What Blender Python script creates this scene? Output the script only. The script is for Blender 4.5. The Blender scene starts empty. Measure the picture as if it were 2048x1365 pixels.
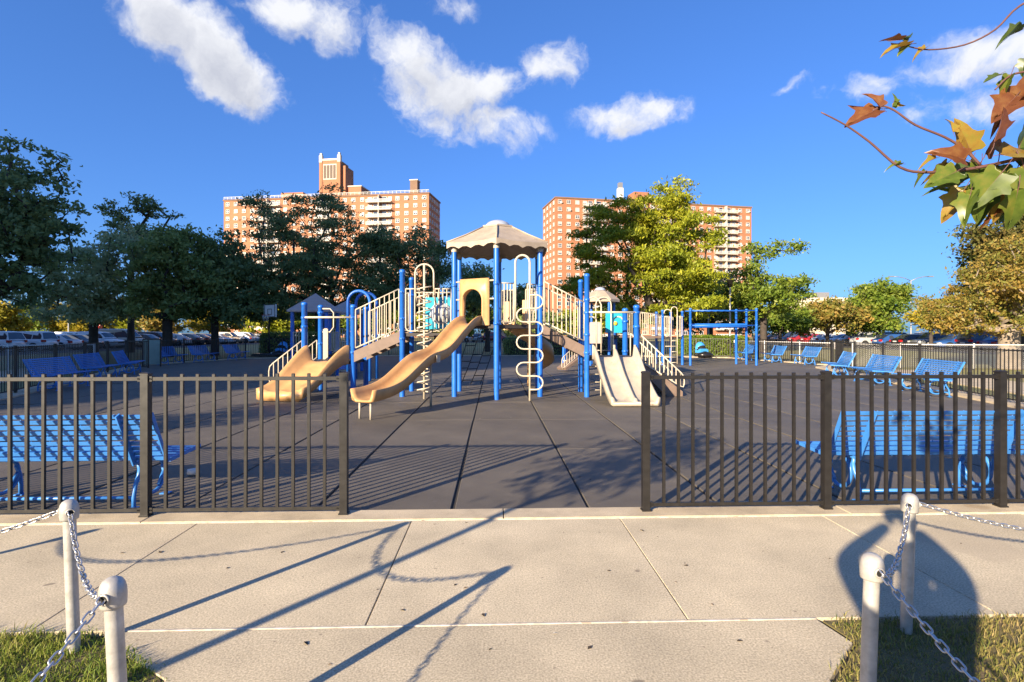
import bpy, math, random
import numpy as np
from mathutils import Vector, Matrix

R = math.radians
PI = math.pi
random.seed(7)
SC = bpy.context.scene
COL = SC.collection

# ------------------------------------------------------------------ camera, sky, sun, exposure
H = 1.60                       # eye height
FP = 1060.0                    # focal length in px of a 2048 px wide frame
cam_d = bpy.data.cameras.new("camera")
cam = bpy.data.objects.new("camera", cam_d)
COL.objects.link(cam)
cam.location = (0, 0, H)
cam.rotation_euler = (R(90), 0, 0)
cam_d.sensor_width = 36.0
cam_d.lens = 36.0 * FP / 2048.0
cam_d.shift_y = (666 - 682.5) / 2048.0
cam_d.clip_start = 0.02
cam_d.clip_end = 5000
SC.camera = cam

SUN_EL = R(18.5)
SUN_AZ = math.atan2(-0.603, -0.798)          # compass angle from +Y towards +X of where the sun stands
SUN_STRENGTH = 5.0
SKY_STRENGTH = 0.09
EXPOSURE = 1.48
SKY_TINT = (0.335, 0.665, 1.34, 1)

sun_d = bpy.data.lights.new("sun", 'SUN')
sun_d.energy = SUN_STRENGTH
sun_d.angle = R(0.53)
sun_d.color = (1.0, 0.83, 0.60)
sun = bpy.data.objects.new("sun", sun_d)
COL.objects.link(sun)
sdir = Vector((math.sin(SUN_AZ) * math.cos(SUN_EL), math.cos(SUN_AZ) * math.cos(SUN_EL), math.sin(SUN_EL)))
sun.rotation_euler = (-sdir).to_track_quat('-Z', 'Y').to_euler()
sun.location = sdir * 60

SC.view_settings.view_transform = 'Standard'
SC.view_settings.look = 'None'
SC.view_settings.exposure = EXPOSURE
SC.view_settings.gamma = 1.0
SC.view_settings.use_curve_mapping = False
SC.render.engine = 'CYCLES'
SC.cycles.max_bounces = 6
SC.cycles.transparent_max_bounces = 8
SC.cycles.use_denoising = True


def cloud_group():
    """density of a handful of cumulus clouds as a function of view direction"""
    ng = bpy.data.node_groups.new("cloud_density", 'ShaderNodeTree')
    ng.interface.new_socket("Vector", in_out='INPUT', socket_type='NodeSocketVector')
    ng.interface.new_socket("Density", in_out='OUTPUT', socket_type='NodeSocketFloat')
    n, l = ng.nodes, ng.links
    gi, go = n.new('NodeGroupInput'), n.new('NodeGroupOutput')

    def noise(scale, detail, rough):
        t = n.new('ShaderNodeTexNoise')
        t.inputs['Scale'].default_value = scale
        t.inputs['Detail'].default_value = detail
        t.inputs['Roughness'].default_value = rough
        return t
    w = noise(7, 5, 0.6)
    l.new(gi.outputs[0], w.inputs['Vector'])
    ws = n.new('ShaderNodeVectorMath'); ws.operation = 'SUBTRACT'
    l.new(w.outputs['Color'], ws.inputs[0]); ws.inputs[1].default_value = (.5, .5, .5)
    wm = n.new('ShaderNodeVectorMath'); wm.operation = 'MULTIPLY_ADD'
    l.new(ws.outputs[0], wm.inputs[0]); wm.inputs[1].default_value = (.11, .11, .11)
    l.new(gi.outputs[0], wm.inputs[2])
    # azimuth, elevation (deg), half width, half height (deg), tilt (deg), gain
    clouds = [(-33.2, 26.6, 4.4, 2.7, -32, 1.0), (-29.8, 25.0, 5.2, 2.9, -30, 1.05), (-26.6, 23.4, 3.8, 2.5, -25, .95),
              (-22.6, 29.2, 4.6, 1.9, -8, .72), (-18.4, 28.6, 4.2, 2.0, -12, .72), (-25.6, 29.0, 2.8, 1.3, 0, .52), (-13.6, 28.6, 3.0, 1.4, -25, .44), (-6.5, 31.5, 3.2, 1.2, -15, .42),
              (-10.8, 26.6, 5.0, 3.0, -25, .80), (-6.2, 24.6, 5.2, 3.3, -18, 1.0), (-1.8, 24.4, 4.2, 2.4, 14, .95),
              (3.6, 26.4, 4.0, 2.0, 20, .80), (-3.0, 21.4, 4.6, 2.2, -10, .66), (-9.4, 22.8, 4.6, 2.2, -35, .66), (0.5, 21.0, 3.4, 1.4, -8, .5),
              (10.6, 22.2, 3.6, 2.3, 6, .92), (13.8, 22.2, 3.8, 1.8, -8, .58),
              (40.6, 21.6, 4.4, 1.8, 6, .74), (44, 21.2, 4.4, 2.1, 0, .72), (33.2, 20.8, 3.2, 1.4, -6, .56), (40.8, 17.8, 4.8, 1.9, -18, .56),
              (28.2, 22.7, 2.4, .9, -10, .42), (36.9, 17.8, 1.8, 1.1, 0, .44),
              (-60, 26, 8, 3.5, -15, .9), (-85, 33, 9, 4, 10, .9), (70, 30, 8, 3.5, 10, .85), (105, 24, 9, 3.5, -10, .9),
              (150, 34, 9, 4.5, 0, .9), (185, 22, 8, 3, 10, .85), (-115, 27, 8, 3.2, 0, .85), (-150, 40, 9, 4, 15, .9), (20, 55, 9, 4, 10, .8), (-40, 60, 9, 5, 0, .8)]
    last = None
    for az, el, hw, hh, tilt, gain in clouds:
        a, e = R(az), R(el)
        c = Vector((math.sin(a) * math.cos(e), math.cos(a) * math.cos(e), math.sin(e)))
        right = Vector((math.cos(a), -math.sin(a), 0))
        up = right.cross(c) * 1.0
        if up.z < 0: up = -up
        t = R(tilt)
        ax = right * math.cos(t) + up * math.sin(t)
        ay = -right * math.sin(t) + up * math.cos(t)
        m = Matrix((ax, ay, ax.cross(ay))).transposed()
        mp = n.new('ShaderNodeMapping'); mp.vector_type = 'TEXTURE'
        mp.inputs['Location'].default_value = c
        mp.inputs['Rotation'].default_value = m.to_euler()
        mp.inputs['Scale'].default_value = (math.tan(R(hw)) * 1.25, math.tan(R(hh)) * 1.25, .4)
        l.new(wm.outputs[0], mp.inputs['Vector'])
        ln = n.new('ShaderNodeVectorMath'); ln.operation = 'LENGTH'
        l.new(mp.outputs[0], ln.inputs[0])
        s = n.new('ShaderNodeMapRange')
        s.inputs[1].default_value = 0.15; s.inputs[2].default_value = 1.15
        s.inputs[3].default_value = gain; s.inputs[4].default_value = 0
        l.new(ln.outputs['Value'], s.inputs[0])
        if last is None:
            last = s.outputs[0]
        else:
            mx = n.new('ShaderNodeMath'); mx.operation = 'MAXIMUM'
            l.new(last, mx.inputs[0]); l.new(s.outputs[0], mx.inputs[1]); last = mx.outputs[0]
    f = noise(11, 10, 0.62)
    l.new(wm.outputs[0], f.inputs['Vector'])
    ff = n.new('ShaderNodeMapRange')
    ff.inputs[1].default_value = .3; ff.inputs[2].default_value = .72
    ff.inputs[3].default_value = -.50; ff.inputs[4].default_value = .34
    l.new(f.outputs[0], ff.inputs[0])
    add = n.new('ShaderNodeMath'); add.operation = 'ADD'
    l.new(last, add.inputs[0]); l.new(ff.outputs[0], add.inputs[1])
    gate = n.new('ShaderNodeMapRange')              # no cloud far from any cloud centre
    gate.inputs[1].default_value = 0.0; gate.inputs[2].default_value = 0.22
    l.new(last, gate.inputs[0])
    mul = n.new('ShaderNodeMath'); mul.operation = 'MULTIPLY'
    l.new(add.outputs[0], mul.inputs[0]); l.new(gate.outputs[0], mul.inputs[1])
    l.new(mul.outputs[0], go.inputs[0])
    return ng


world = bpy.data.worlds.new("World")
SC.world = world
world.use_nodes = True
wn, wl = world.node_tree.nodes, world.node_tree.links
wn.clear()
out = wn.new('ShaderNodeOutputWorld')
bg = wn.new('ShaderNodeBackground')
sky = wn.new('ShaderNodeTexSky')
sky.sky_type = 'NISHITA'
sky.sun_disc = False
sky.sun_elevation = SUN_EL
sky.sun_rotation = SUN_AZ
sky.altitude = 0
sky.air_density = 1.0
sky.dust_density = 0.9
sky.ozone_density = 2.0
gam = wn.new('ShaderNodeGamma')
gam.inputs['Gamma'].default_value = 0.72
wl.new(sky.outputs[0], gam.inputs['Color'])
hsv = wn.new('ShaderNodeMixRGB')
hsv.blend_type = 'MULTIPLY'
hsv.inputs[0].default_value = 1.0
hsv.inputs[2].default_value = SKY_TINT
wl.new(gam.outputs[0], hsv.inputs[1])
tc = wn.new('ShaderNodeTexCoord')
cg = cloud_group()
g1 = wn.new('ShaderNodeGroup'); g1.node_tree = cg
wl.new(tc.outputs['Generated'], g1.inputs[0])
off = wn.new('ShaderNodeVectorMath'); off.operation = 'ADD'
wl.new(tc.outputs['Generated'], off.inputs[0])
off.inputs[1].default_value = (-.012, 0, .035)
g2 = wn.new('ShaderNodeGroup'); g2.node_tree = cg
wl.new(off.outputs[0], g2.inputs[0])
mask = wn.new('ShaderNodeMapRange'); mask.interpolation_type = 'SMOOTHSTEP'
mask.inputs[1].default_value = 0.05; mask.inputs[2].default_value = 0.74
mask.inputs[3].default_value = 0; mask.inputs[4].default_value = .97
wl.new(g1.outputs[0], mask.inputs[0])
shade = wn.new('ShaderNodeMapRange')
shade.inputs[1].default_value = 0.25; shade.inputs[2].default_value = 1.05
wl.new(g2.outputs[0], shade.inputs[0])
ccol = wn.new('ShaderNodeMixRGB')
ccol.inputs[1].default_value = (3.9, 3.95, 4.1, 1)
ccol.inputs[2].default_value = (2.5, 2.6, 2.95, 1)
wl.new(shade.outputs[0], ccol.inputs[0])
mixc = wn.new('ShaderNodeMixRGB')
wl.new(mask.outputs[0], mixc.inputs[0])
wl.new(hsv.outputs[0], mixc.inputs[1])
wl.new(ccol.outputs[0], mixc.inputs[2])
wl.new(mixc.outputs[0], bg.inputs['Color'])
bg.inputs['Strength'].default_value = SKY_STRENGTH
wl.new(bg.outputs[0], out.inputs[0])

# ------------------------------------------------------------------ helpers
SITE = R(1.9)                  # the paths and fences run a little askew to the view
def site(u, v, z=0.0):
    return Vector((u * math.cos(SITE) - v * math.sin(SITE), u * math.sin(SITE) + v * math.cos(SITE), z))


class MB:
    def __init__(self):
        self.v, self.f, self.m, self.sm = [], [], [], []

    def add(self, vs, fs, mi=0, smooth=False):
        o = len(self.v)
        self.v += [tuple(p) for p in vs]
        for f in fs:
            self.f.append(tuple(i + o for i in f)); self.m.append(mi); self.sm.append(smooth)
        return self

    def box(self, x0, x1, y0, y1, z0, z1, mi=0):
        vs = [(x0, y0, z0), (x1, y0, z0), (x1, y1, z0), (x0, y1, z0), (x0, y0, z1), (x1, y0, z1), (x1, y1, z1), (x0, y1, z1)]
        return self.add(vs, [(3, 2, 1, 0), (4, 5, 6, 7), (0, 1, 5, 4), (1, 2, 6, 5), (2, 3, 7, 6), (3, 0, 4, 7)], mi)

    def obox(self, c, ax, ay, az, mi=0):
        """box from centre and three half-extent vectors"""
        c, ax, ay, az = Vector(c), Vector(ax), Vector(ay), Vector(az)
        vs = [c - ax - ay - az, c + ax - ay - az, c + ax + ay - az, c - ax + ay - az, c - ax - ay + az, c + ax - ay + az, c + ax + ay + az, c - ax + ay + az]
        return self.add(vs, [(3, 2, 1, 0), (4, 5, 6, 7), (0, 1, 5, 4), (1, 2, 6, 5), (2, 3, 7, 6), (3, 0, 4, 7)], mi)

    def beam(self, a, b, w, h, mi=0):
        """rectangular bar from a to b, w wide sideways, h tall"""
        a, b = Vector(a), Vector(b)
        d = (b - a)
        s = d.cross(Vector((0, 0, 1)))
        s = Vector((1, 0, 0)) if s.length < 1e-6 else s.normalized()
        up = s.cross(d).normalized()
        return self.obox((a + b) / 2, d / 2, s * w / 2, up * h / 2, mi)

    def bevbox(self, x0, x1, y0, y1, z0, z1, b, mi=0):
        """box with its top edges chamfered"""
        vs = [(x0, y0, z0), (x1, y0, z0), (x1, y1, z0), (x0, y1, z0),
              (x0, y0, z1 - b), (x1, y0, z1 - b), (x1, y1, z1 - b), (x0, y1, z1 - b),
              (x0 + b, y0 + b, z1), (x1 - b, y0 + b, z1), (x1 - b, y1 - b, z1), (x0 + b, y1 - b, z1)]
        fs = [(8, 9, 10, 11)]
        for i in range(4):
            j = (i + 1) % 4
            fs += [(i, j, 4 + j, 4 + i), (4 + i, 4 + j, 8 + j, 8 + i)]
        return self.add(vs, fs, mi)

    def prism(self, poly, z0, z1, mi=0):
        n = len(poly)
        vs = [(p[0], p[1], z0) for p in poly] + [(p[0], p[1], z1) for p in poly]
        fs = [tuple(range(n - 1, -1, -1)), tuple(range(n, 2 * n))]
        fs += [(i, (i + 1) % n, n + (i + 1) % n, n + i) for i in range(n)]
        return self.add(vs, fs, mi)

    def tube(self, pts, r, n=8, mi=0, closed=False, cap=True):
        pts = [Vector(p) for p in pts]
        N = len(pts)
        rs = r if isinstance(r, (list, tuple)) else [r] * N
        tang = []
        for i in range(N):
            if closed:
                t = pts[(i + 1) % N] - pts[i - 1]
            else:
                t = pts[min(i + 1, N - 1)] - pts[max(i - 1, 0)]
            tang.append(t.normalized() if t.length > 1e-9 else Vector((0, 0, 1)))
        ref = Vector((0, 0, 1)) if abs(tang[0].z) < .9 else Vector((1, 0, 0))
        nrm = (ref - tang[0] * ref.dot(tang[0])).normalized()
        vs = []
        for i in range(N):
            nrm = (nrm - tang[i] * nrm.dot(tang[i]))
            nrm = nrm.normalized() if nrm.length > 1e-6 else tang[i].orthogonal().normalized()
            bn = tang[i].cross(nrm)
            for k in range(n):
                a = 2 * PI * k / n
                vs.append(pts[i] + (nrm * math.cos(a) + bn * math.sin(a)) * rs[i])
        fs = []
        for i in range(N if closed else N - 1):
            j = (i + 1) % N
            for k in range(n):
                k2 = (k + 1) % n
                fs.append((i * n + k, i * n + k2, j * n + k2, j * n + k))
        self.add(vs, fs, mi, True)
        if cap and not closed:
            o = len(self.v) - len(vs)
            self.f.append(tuple(o + k for k in range(n - 1, -1, -1))); self.m.append(mi); self.sm.append(False)
            self.f.append(tuple(o + (N - 1) * n + k for k in range(n))); self.m.append(mi); self.sm.append(False)
        return self

    def lathe(self, prof, c=(0, 0, 0), n=16, mi=0, axis='z'):
        """prof: list of (radius, height)"""
        vs = []
        for (r, h) in prof:
            for k in range(n):
                a = 2 * PI * k / n
                x, y = r * math.cos(a), r * math.sin(a)
                p = (x, y, h) if axis == 'z' else ((x, h, y) if axis == 'y' else (h, x, y))
                vs.append((p[0] + c[0], p[1] + c[1], p[2] + c[2]))
        fs = []
        for i in range(len(prof) - 1):
            for k in range(n):
                k2 = (k + 1) % n
                f = (i * n + k, i * n + k2, (i + 1) * n + k2, (i + 1) * n + k)
                fs.append(f if axis != 'y' else f[::-1])
        return self.add(vs, fs, mi, True)

    def loft(self, secs, mi=0, smooth=True, closed=True, caps=False):
        n = len(secs[0])
        vs = [p for s in secs for p in s]
        fs = []
        for i in range(len(secs) - 1):
            for k in range(n if closed else n - 1):
                k2 = (k + 1) % n
                fs.append((i * n + k, i * n + k2, (i + 1) * n + k2, (i + 1) * n + k))
        if caps:
            fs.append(tuple(range(n - 1, -1, -1)))
            fs.append(tuple((len(secs) - 1) * n + k for k in range(n)))
        return self.add(vs, fs, mi, smooth)

    def mesh(self, name, mats):
        me = bpy.data.meshes.new(name)
        me.from_pydata(self.v, [], self.f)
        for mt in (mats if isinstance(mats, (list, tuple)) else [mats]):
            me.materials.append(mt)
        me.polygons.foreach_set('material_index', self.m)
        me.polygons.foreach_set('use_smooth', self.sm)
        me.update()
        return me


def link(name, data, parent=None, loc=None):
    o = bpy.data.objects.new(name, data)
    COL.objects.link(o)
    if parent is not None:
        o.parent = parent
    if loc is not None:
        o.location = loc
    return o


def tag(o, label=None, cat=None, group=None, kind=None):
    if label: o['label'] = label
    if cat: o['category'] = cat
    if group: o['group'] = group
    if kind: o['kind'] = kind
    return o


def thing(name, loc, label, cat, group=None, rz=0.0):
    o = link(name, None, None, loc)
    o.empty_display_size = .2
    o.rotation_euler = (0, 0, rz)
    return tag(o, label, cat, group)


def part(name, mb, mats, parent, world=False):
    """link mb as one mesh under parent; world=True: vertices are given in world space"""
    if world:
        p = parent
        off_ = Vector((0, 0, 0))
        while p is not None:
            off_ += p.location
            p = p.parent
        mb.v = [tuple(Vector(q) - off_) for q in mb.v]
    return link(name, mb.mesh(name, mats), parent)


def copy_tree(o, parent=None):
    c = o.copy()
    COL.objects.link(c)
    c.parent = parent
    for ch in o.children:
        copy_tree(ch, c)
    return c


# ------------------------------------------------------------------ materials
def mat(name, col, rough=.5, metal=0.0, var=0.0, scale=6.0, bump=0.0, bscale=60.0, col2=None, spec=.5, coat=0.0, speck=0.0, speck_scale=170, spots=None, objvar=0.0):
    m = bpy.data.materials.new(name)
    m.use_nodes = True
    n, l = m.node_tree.nodes, m.node_tree.links
    b = n['Principled BSDF']
    b.inputs['Roughness'].default_value = rough
    b.inputs['Metallic'].default_value = metal
    b.inputs['Specular IOR Level'].default_value = spec
    b.inputs['Coat Weight'].default_value = coat
    b.inputs['Base Color'].default_value = (*col, 1)
    t = None
    if var > 0 or bump > 0 or speck > 0:
        t = n.new('ShaderNodeTexCoord')
    if var > 0:
        no = n.new('ShaderNodeTexNoise'); no.inputs['Scale'].default_value = scale; no.inputs['Detail'].default_value = 6
        no.inputs['Roughness'].default_value = .65
        l.new(t.outputs['Object'], no.inputs['Vector'])
        mr = n.new('ShaderNodeMapRange')
        mr.inputs[1].default_value = .3; mr.inputs[2].default_value = .7
        l.new(no.outputs[0], mr.inputs[0])
        mx = n.new('ShaderNodeMixRGB')
        c2 = col2 if col2 else tuple(c * (1 - var) for c in col)
        mx.inputs[1].default_value = (*c2, 1)
        mx.inputs[2].default_value = (*(col if col2 else tuple(min(1, c * (1 + var * .5)) for c in col)), 1)
        l.new(mr.outputs[0], mx.inputs[0])
        last = mx.outputs[0]
        if speck > 0:
            sp = n.new('ShaderNodeTexNoise'); sp.inputs['Scale'].default_value = speck_scale; sp.inputs['Detail'].default_value = 3
            l.new(t.outputs['Object'], sp.inputs['Vector'])
            sr = n.new('ShaderNodeMapRange')
            sr.inputs[1].default_value = .32; sr.inputs[2].default_value = .68
            sr.inputs[3].default_value = 1 - speck; sr.inputs[4].default_value = 1 + speck
            l.new(sp.outputs[0], sr.inputs[0])
            mm = n.new('ShaderNodeVectorMath'); mm.operation = 'SCALE'
            l.new(last, mm.inputs[0]); l.new(sr.outputs[0], mm.inputs['Scale'])
            last = mm.outputs[0]
        if objvar > 0:
            oi = n.new('ShaderNodeObjectInfo')
            om = n.new('ShaderNodeMapRange'); om.inputs[3].default_value = 1 - objvar; om.inputs[4].default_value = 1 + objvar
            l.new(oi.outputs['Random'], om.inputs[0])
            ov = n.new('ShaderNodeVectorMath'); ov.operation = 'SCALE'
            l.new(last, ov.inputs[0]); l.new(om.outputs[0], ov.inputs['Scale']); last = ov.outputs[0]
        for (ssc, thr, scol, amt) in (spots or []):
            vo = n.new('ShaderNodeTexVoronoi'); vo.inputs['Scale'].default_value = ssc
            wv = n.new('ShaderNodeTexNoise'); wv.inputs['Scale'].default_value = ssc * 2.5
            l.new(t.outputs['Object'], wv.inputs['Vector'])
            va = n.new('ShaderNodeVectorMath'); va.operation = 'MULTIPLY_ADD'
            l.new(wv.outputs['Color'], va.inputs[0]); va.inputs[1].default_value = (.35 / ssc,) * 3
            l.new(t.outputs['Object'], va.inputs[2]); l.new(va.outputs[0], vo.inputs['Vector'])
            # only some cells carry a spot, and of differing size
            sx = n.new('ShaderNodeSeparateColor'); l.new(vo.outputs['Color'], sx.inputs[0])
            th = n.new('ShaderNodeMath'); th.operation = 'MULTIPLY'; l.new(sx.outputs[0], th.inputs[0]); th.inputs[1].default_value = thr
            lt = n.new('ShaderNodeMath'); lt.operation = 'SUBTRACT'; l.new(th.outputs[0], lt.inputs[0]); l.new(vo.outputs['Distance'], lt.inputs[1])
            sr_ = n.new('ShaderNodeMapRange'); sr_.inputs[1].default_value = -.01; sr_.inputs[2].default_value = .03; sr_.inputs[4].default_value = amt
            l.new(lt.outputs[0], sr_.inputs[0])
            gt = n.new('ShaderNodeMath'); gt.operation = 'GREATER_THAN'; l.new(sx.outputs[1], gt.inputs[0]); gt.inputs[1].default_value = .45
            mg = n.new('ShaderNodeMath'); mg.operation = 'MULTIPLY'; l.new(sr_.outputs[0], mg.inputs[0]); l.new(gt.outputs[0], mg.inputs[1])
            mq = n.new('ShaderNodeMixRGB'); l.new(mg.outputs[0], mq.inputs[0]); l.new(last, mq.inputs[1]); mq.inputs[2].default_value = (*scol, 1)
            last = mq.outputs[0]
        l.new(last, b.inputs['Base Color'])
        rr = n.new('ShaderNodeMapRange')
        rr.inputs[3].default_value = max(0, rough - .1); rr.inputs[4].default_value = min(1, rough + .12)
        l.new(no.outputs[0], rr.inputs[0]); l.new(rr.outputs[0], b.inputs['Roughness'])
    if bump > 0:
        bn = n.new('ShaderNodeTexNoise'); bn.inputs['Scale'].default_value = bscale; bn.inputs['Detail'].default_value = 5
        l.new(t.outputs['Object'], bn.inputs['Vector'])
        bp = n.new('ShaderNodeBump'); bp.inputs['Strength'].default_value = bump; bp.inputs['Distance'].default_value = .02
        l.new(bn.outputs[0], bp.inputs['Height']); l.new(bp.outputs[0], b.inputs['Normal'])
    return m


def leafmat(name, cols, trans=.35, rough=.5):
    m = bpy.data.materials.new(name)
    m.use_nodes = True
    n, l = m.node_tree.nodes, m.node_tree.links
    b = n['Principled BSDF']
    o = n['Material Output']
    geo = n.new('ShaderNodeNewGeometry')
    ramp = n.new('ShaderNodeValToRGB')
    ramp.color_ramp.elements.remove(ramp.color_ramp.elements[1])
    ramp.color_ramp.elements[0].color = (*cols[0], 1)
    for i, c in enumerate(cols[1:]):
        e = ramp.color_ramp.elements.new((i + 1) / (len(cols) - 1)); e.color = (*c, 1)
    tcn = n.new('ShaderNodeTexCoord')
    no = n.new('ShaderNodeTexNoise'); no.inputs['Scale'].default_value = .55; no.inputs['Detail'].default_value = 2
    l.new(tcn.outputs['Object'], no.inputs['Vector'])
    ad = n.new('ShaderNodeMath'); ad.operation = 'MULTIPLY_ADD'
    l.new(geo.outputs['Random Per Island'], ad.inputs[0]); ad.inputs[1].default_value = .55
    sh = n.new('ShaderNodeMapRange')
    sh.inputs[1].default_value = .3; sh.inputs[2].default_value = .7; sh.inputs[3].default_value = -.1; sh.inputs[4].default_value = .55
    l.new(no.outputs[0], sh.inputs[0]); l.new(sh.outputs[0], ad.inputs[2])
    l.new(ad.outputs[0], ramp.inputs[0])
    l.new(ramp.outputs[0], b.inputs['Base Color'])
    b.inputs['Roughness'].default_value = rough
    b.inputs['Specular IOR Level'].default_value = .35
    tr = n.new('ShaderNodeBsdfTranslucent')
    l.new(ramp.outputs[0], tr.inputs['Color'])
    mx = n.new('ShaderNodeMixShader'); mx.inputs[0].default_value = trans
    l.new(b.outputs[0], mx.inputs[1]); l.new(tr.outputs[0], mx.inputs[2])
    l.new(mx.outputs[0], o.inputs[0])
    return m


M = {}
M['blue'] = mat('blue_powder_coat', (.014, .13, .54), .36, var=.22, scale=4, spec=.5, spots=[(16, .10, (.03, .06, .16), .6)])
M['bench'] = mat('bench_blue_paint', (.045, .205, .57), .36, var=.2, scale=6, spots=[(25, .12, (.03, .1, .28), .6)])
M['cream'] = mat('cream_coated_steel', (.54, .465, .35), .42, var=.18, scale=6, spots=[(26, .12, (.3, .22, .15), .6)])
M['tan'] = mat('tan_moulded_plastic', (.50, .285, .12), .42, var=.20, scale=3.5, spots=[(9, .1, (.30, .18, .09), .5), (2.4, .35, (.44, .27, .13), .5)])
M['ivory'] = mat('ivory_moulded_plastic', (.41, .355, .275), .45, var=.18, scale=5, spots=[(7, .16, (.24, .18, .12), .6), (22, .12, (.2, .15, .1), .6)])
M['canvas'] = mat('beige_roof_plastic', (.37, .30, .228), .65, var=.24, scale=3, spots=[(3, .3, (.27, .20, .15), .5)])
M['mauve'] = mat('faded_roof_plastic', (.40, .33, .31), .6, var=.1, scale=4)
M['brown'] = mat('brown_plastic', (.18, .125, .095), .5, var=.2, scale=6)
M['deck'] = mat('dark_coated_deck', (.035, .028, .026), .6, var=.2, scale=8)
M['teal'] = mat('teal_plastic', (.02, .32, .46), .35, var=.08)
M['yellow'] = mat('yellow_plastic', (.7, .40, .03), .4, var=.08)
M['bubble'] = mat('clear_grey_dome', (.33, .36, .42), .15, spec=.8, var=.06)
M['black'] = mat('black_coated_steel', (.0165, .0145, .013), .40, var=.35, scale=12, spots=[(30, .10, (.16, .12, .09), .7)])
M['chain'] = mat('galvanised_steel', (.55, .55, .56), .34, metal=.85, var=.2, scale=40)
M['bollard'] = mat('grey_painted_steel', (.46, .44, .41), .42, metal=.3, var=.32, scale=14, bump=.05, bscale=90)
M['dark'] = mat('black_void', (.008, .008, .008), .9)
M['chain_black'] = mat('black_chain', (.015, .015, .017), .5, metal=.3)
M['rubber'] = mat('rubber_mat', (.120, .102, .079), .64, var=.38, scale=.9, bump=.3, bscale=200, speck=.28, objvar=.12, spots=[(6, .05, (.4, .37, .33), .8), (1.3, .40, (.085, .077, .075), .55), (2.6, .2, (.17, .15, .14), .5)])
M['concrete'] = mat('path_concrete', (.515, .435, .305), .88, var=.26, scale=1.1, bump=.15, bscale=190, speck=.30, speck_scale=95, objvar=.07, spots=[(3.2, .11, (.16, .13, .10), .75), (14, .13, (.2, .16, .12), .7), (1.1, .42, (.40, .33, .24), .45)])
M['kerb'] = mat('kerb_concrete', (.50, .41, .285), .88, var=.30, scale=2.4, bump=.2, bscale=240, speck=.28, spots=[(2.2, .4, (.34, .24, .14), .5), (12, .12, (.2, .15, .1), .7)])
M['joint'] = mat('white_joint_filler', (.56, .50, .42), .85, var=.45, scale=14, spots=[(9, .3, (.35, .28, .2), .8)])
M['gap'] = mat('dark_joint', (.03, .026, .022), .95)
M['soil'] = mat('dry_soil_lawn', (.115, .105, .035), .95, var=.5, scale=3.5, col2=(.15, .105, .055), bump=.5, bscale=30, speck=.3)
M['lawn'] = mat('lawn', (.19, .19, .05), .95, var=.5, scale=.25, col2=(.27, .22, .09), bump=.5, bscale=12, speck=.3)
M['asphalt'] = mat('asphalt', (.06, .058, .056), .9, var=.3, scale=.6, bump=.3, bscale=60)
M['brick'] = mat('orange_brick', (.335, .143, .072), .85, var=.16, scale=.35, speck=.12)
M['brick_dark'] = mat('brown_brick', (.20, .12, .075), .85, var=.2, scale=.4)
M['stone'] = mat('pale_stone', (.55, .47, .38), .8, var=.12, scale=.5)
M['white'] = mat('white_paint', (.62, .60, .57), .5, var=.06)
M['glass'] = mat('dark_glass', (.03, .038, .05), .08, spec=.8)
M['beige_wall'] = mat('beige_render', (.55, .47, .36), .85, var=.1, scale=.3)
M['slab'] = mat('balcony_concrete', (.50, .44, .37), .8, var=.1)
M['bark'] = mat('bark', (.055, .042, .034), .9, var=.4, scale=6, bump=.6, bscale=14)
M['bark_pale'] = mat('pale_bark', (.26, .21, .16), .9, var=.4, scale=4, bump=.5, bscale=10)
M['twig'] = mat('reddish_twig', (.12, .055, .045), .6, var=.3, scale=30)
M['alu'] = mat('grey_galvanised', (.30, .30, .30), .5, metal=.5, var=.1)
M['green_box'] = mat('pale_green_steel', (.22, .30, .26), .5, var=.1)
M['red'] = mat('red_paint', (.5, .03, .03), .4)
M['plastic_black'] = mat('black_bin_bag', (.012, .012, .013), .28)
M['skyblue'] = mat('light_blue_plastic', (.05, .28, .62), .35)

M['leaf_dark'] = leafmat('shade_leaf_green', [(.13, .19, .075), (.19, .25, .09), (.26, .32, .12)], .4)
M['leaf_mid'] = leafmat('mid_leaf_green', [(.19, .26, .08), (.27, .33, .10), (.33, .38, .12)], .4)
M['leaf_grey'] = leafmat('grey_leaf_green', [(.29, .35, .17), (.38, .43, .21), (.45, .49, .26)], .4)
M['leaf_locust'] = leafmat('locust_leaf', [(.17, .23, .02), (.33, .36, .028), (.48, .44, .03)], .42)
M['leaf_yellow'] = leafmat('yellowing_leaf', [(.18, .19, .02), (.32, .27, .025), (.45, .32, .03)], .4)
M['leaf_rust'] = leafmat('rusty_leaf', [(.10, .13, .03), (.21, .21, .04), (.33, .22, .05), (.44, .30, .07)], .4)
M['leaf_bright'] = leafmat('bright_leaf', [(.09, .16, .02), (.17, .24, .03), (.28, .30, .04)], .4)
M['leaf_olive'] = leafmat('olive_leaf', [(.06, .085, .025), (.12, .13, .035), (.22, .16, .045)], .38)
M['grass'] = leafmat('grass_blades', [(.12, .19, .025), (.23, .28, .04), (.36, .33, .09), (.42, .33, .15)], .4, .6)
M['grass_dry'] = leafmat('dry_grass_blades', [(.12, .16, .03), (.28, .25, .07), (.40, .30, .13), (.42, .30, .14)], .4, .6)
M['hedge'] = leafmat('hedge_leaf', [(.08, .15, .016), (.15, .22, .022), (.22, .27, .025)], .38)

# ------------------------------------------------------------------ ground
mb = MB(); mb.add([(-900, -300, -.05), (900, -300, -.05), (900, 1500, -.05), (-900, 1500, -.05)], [(0, 1, 2, 3)])
tag(part('ground', mb, M['lawn'], None), kind='structure')

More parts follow.
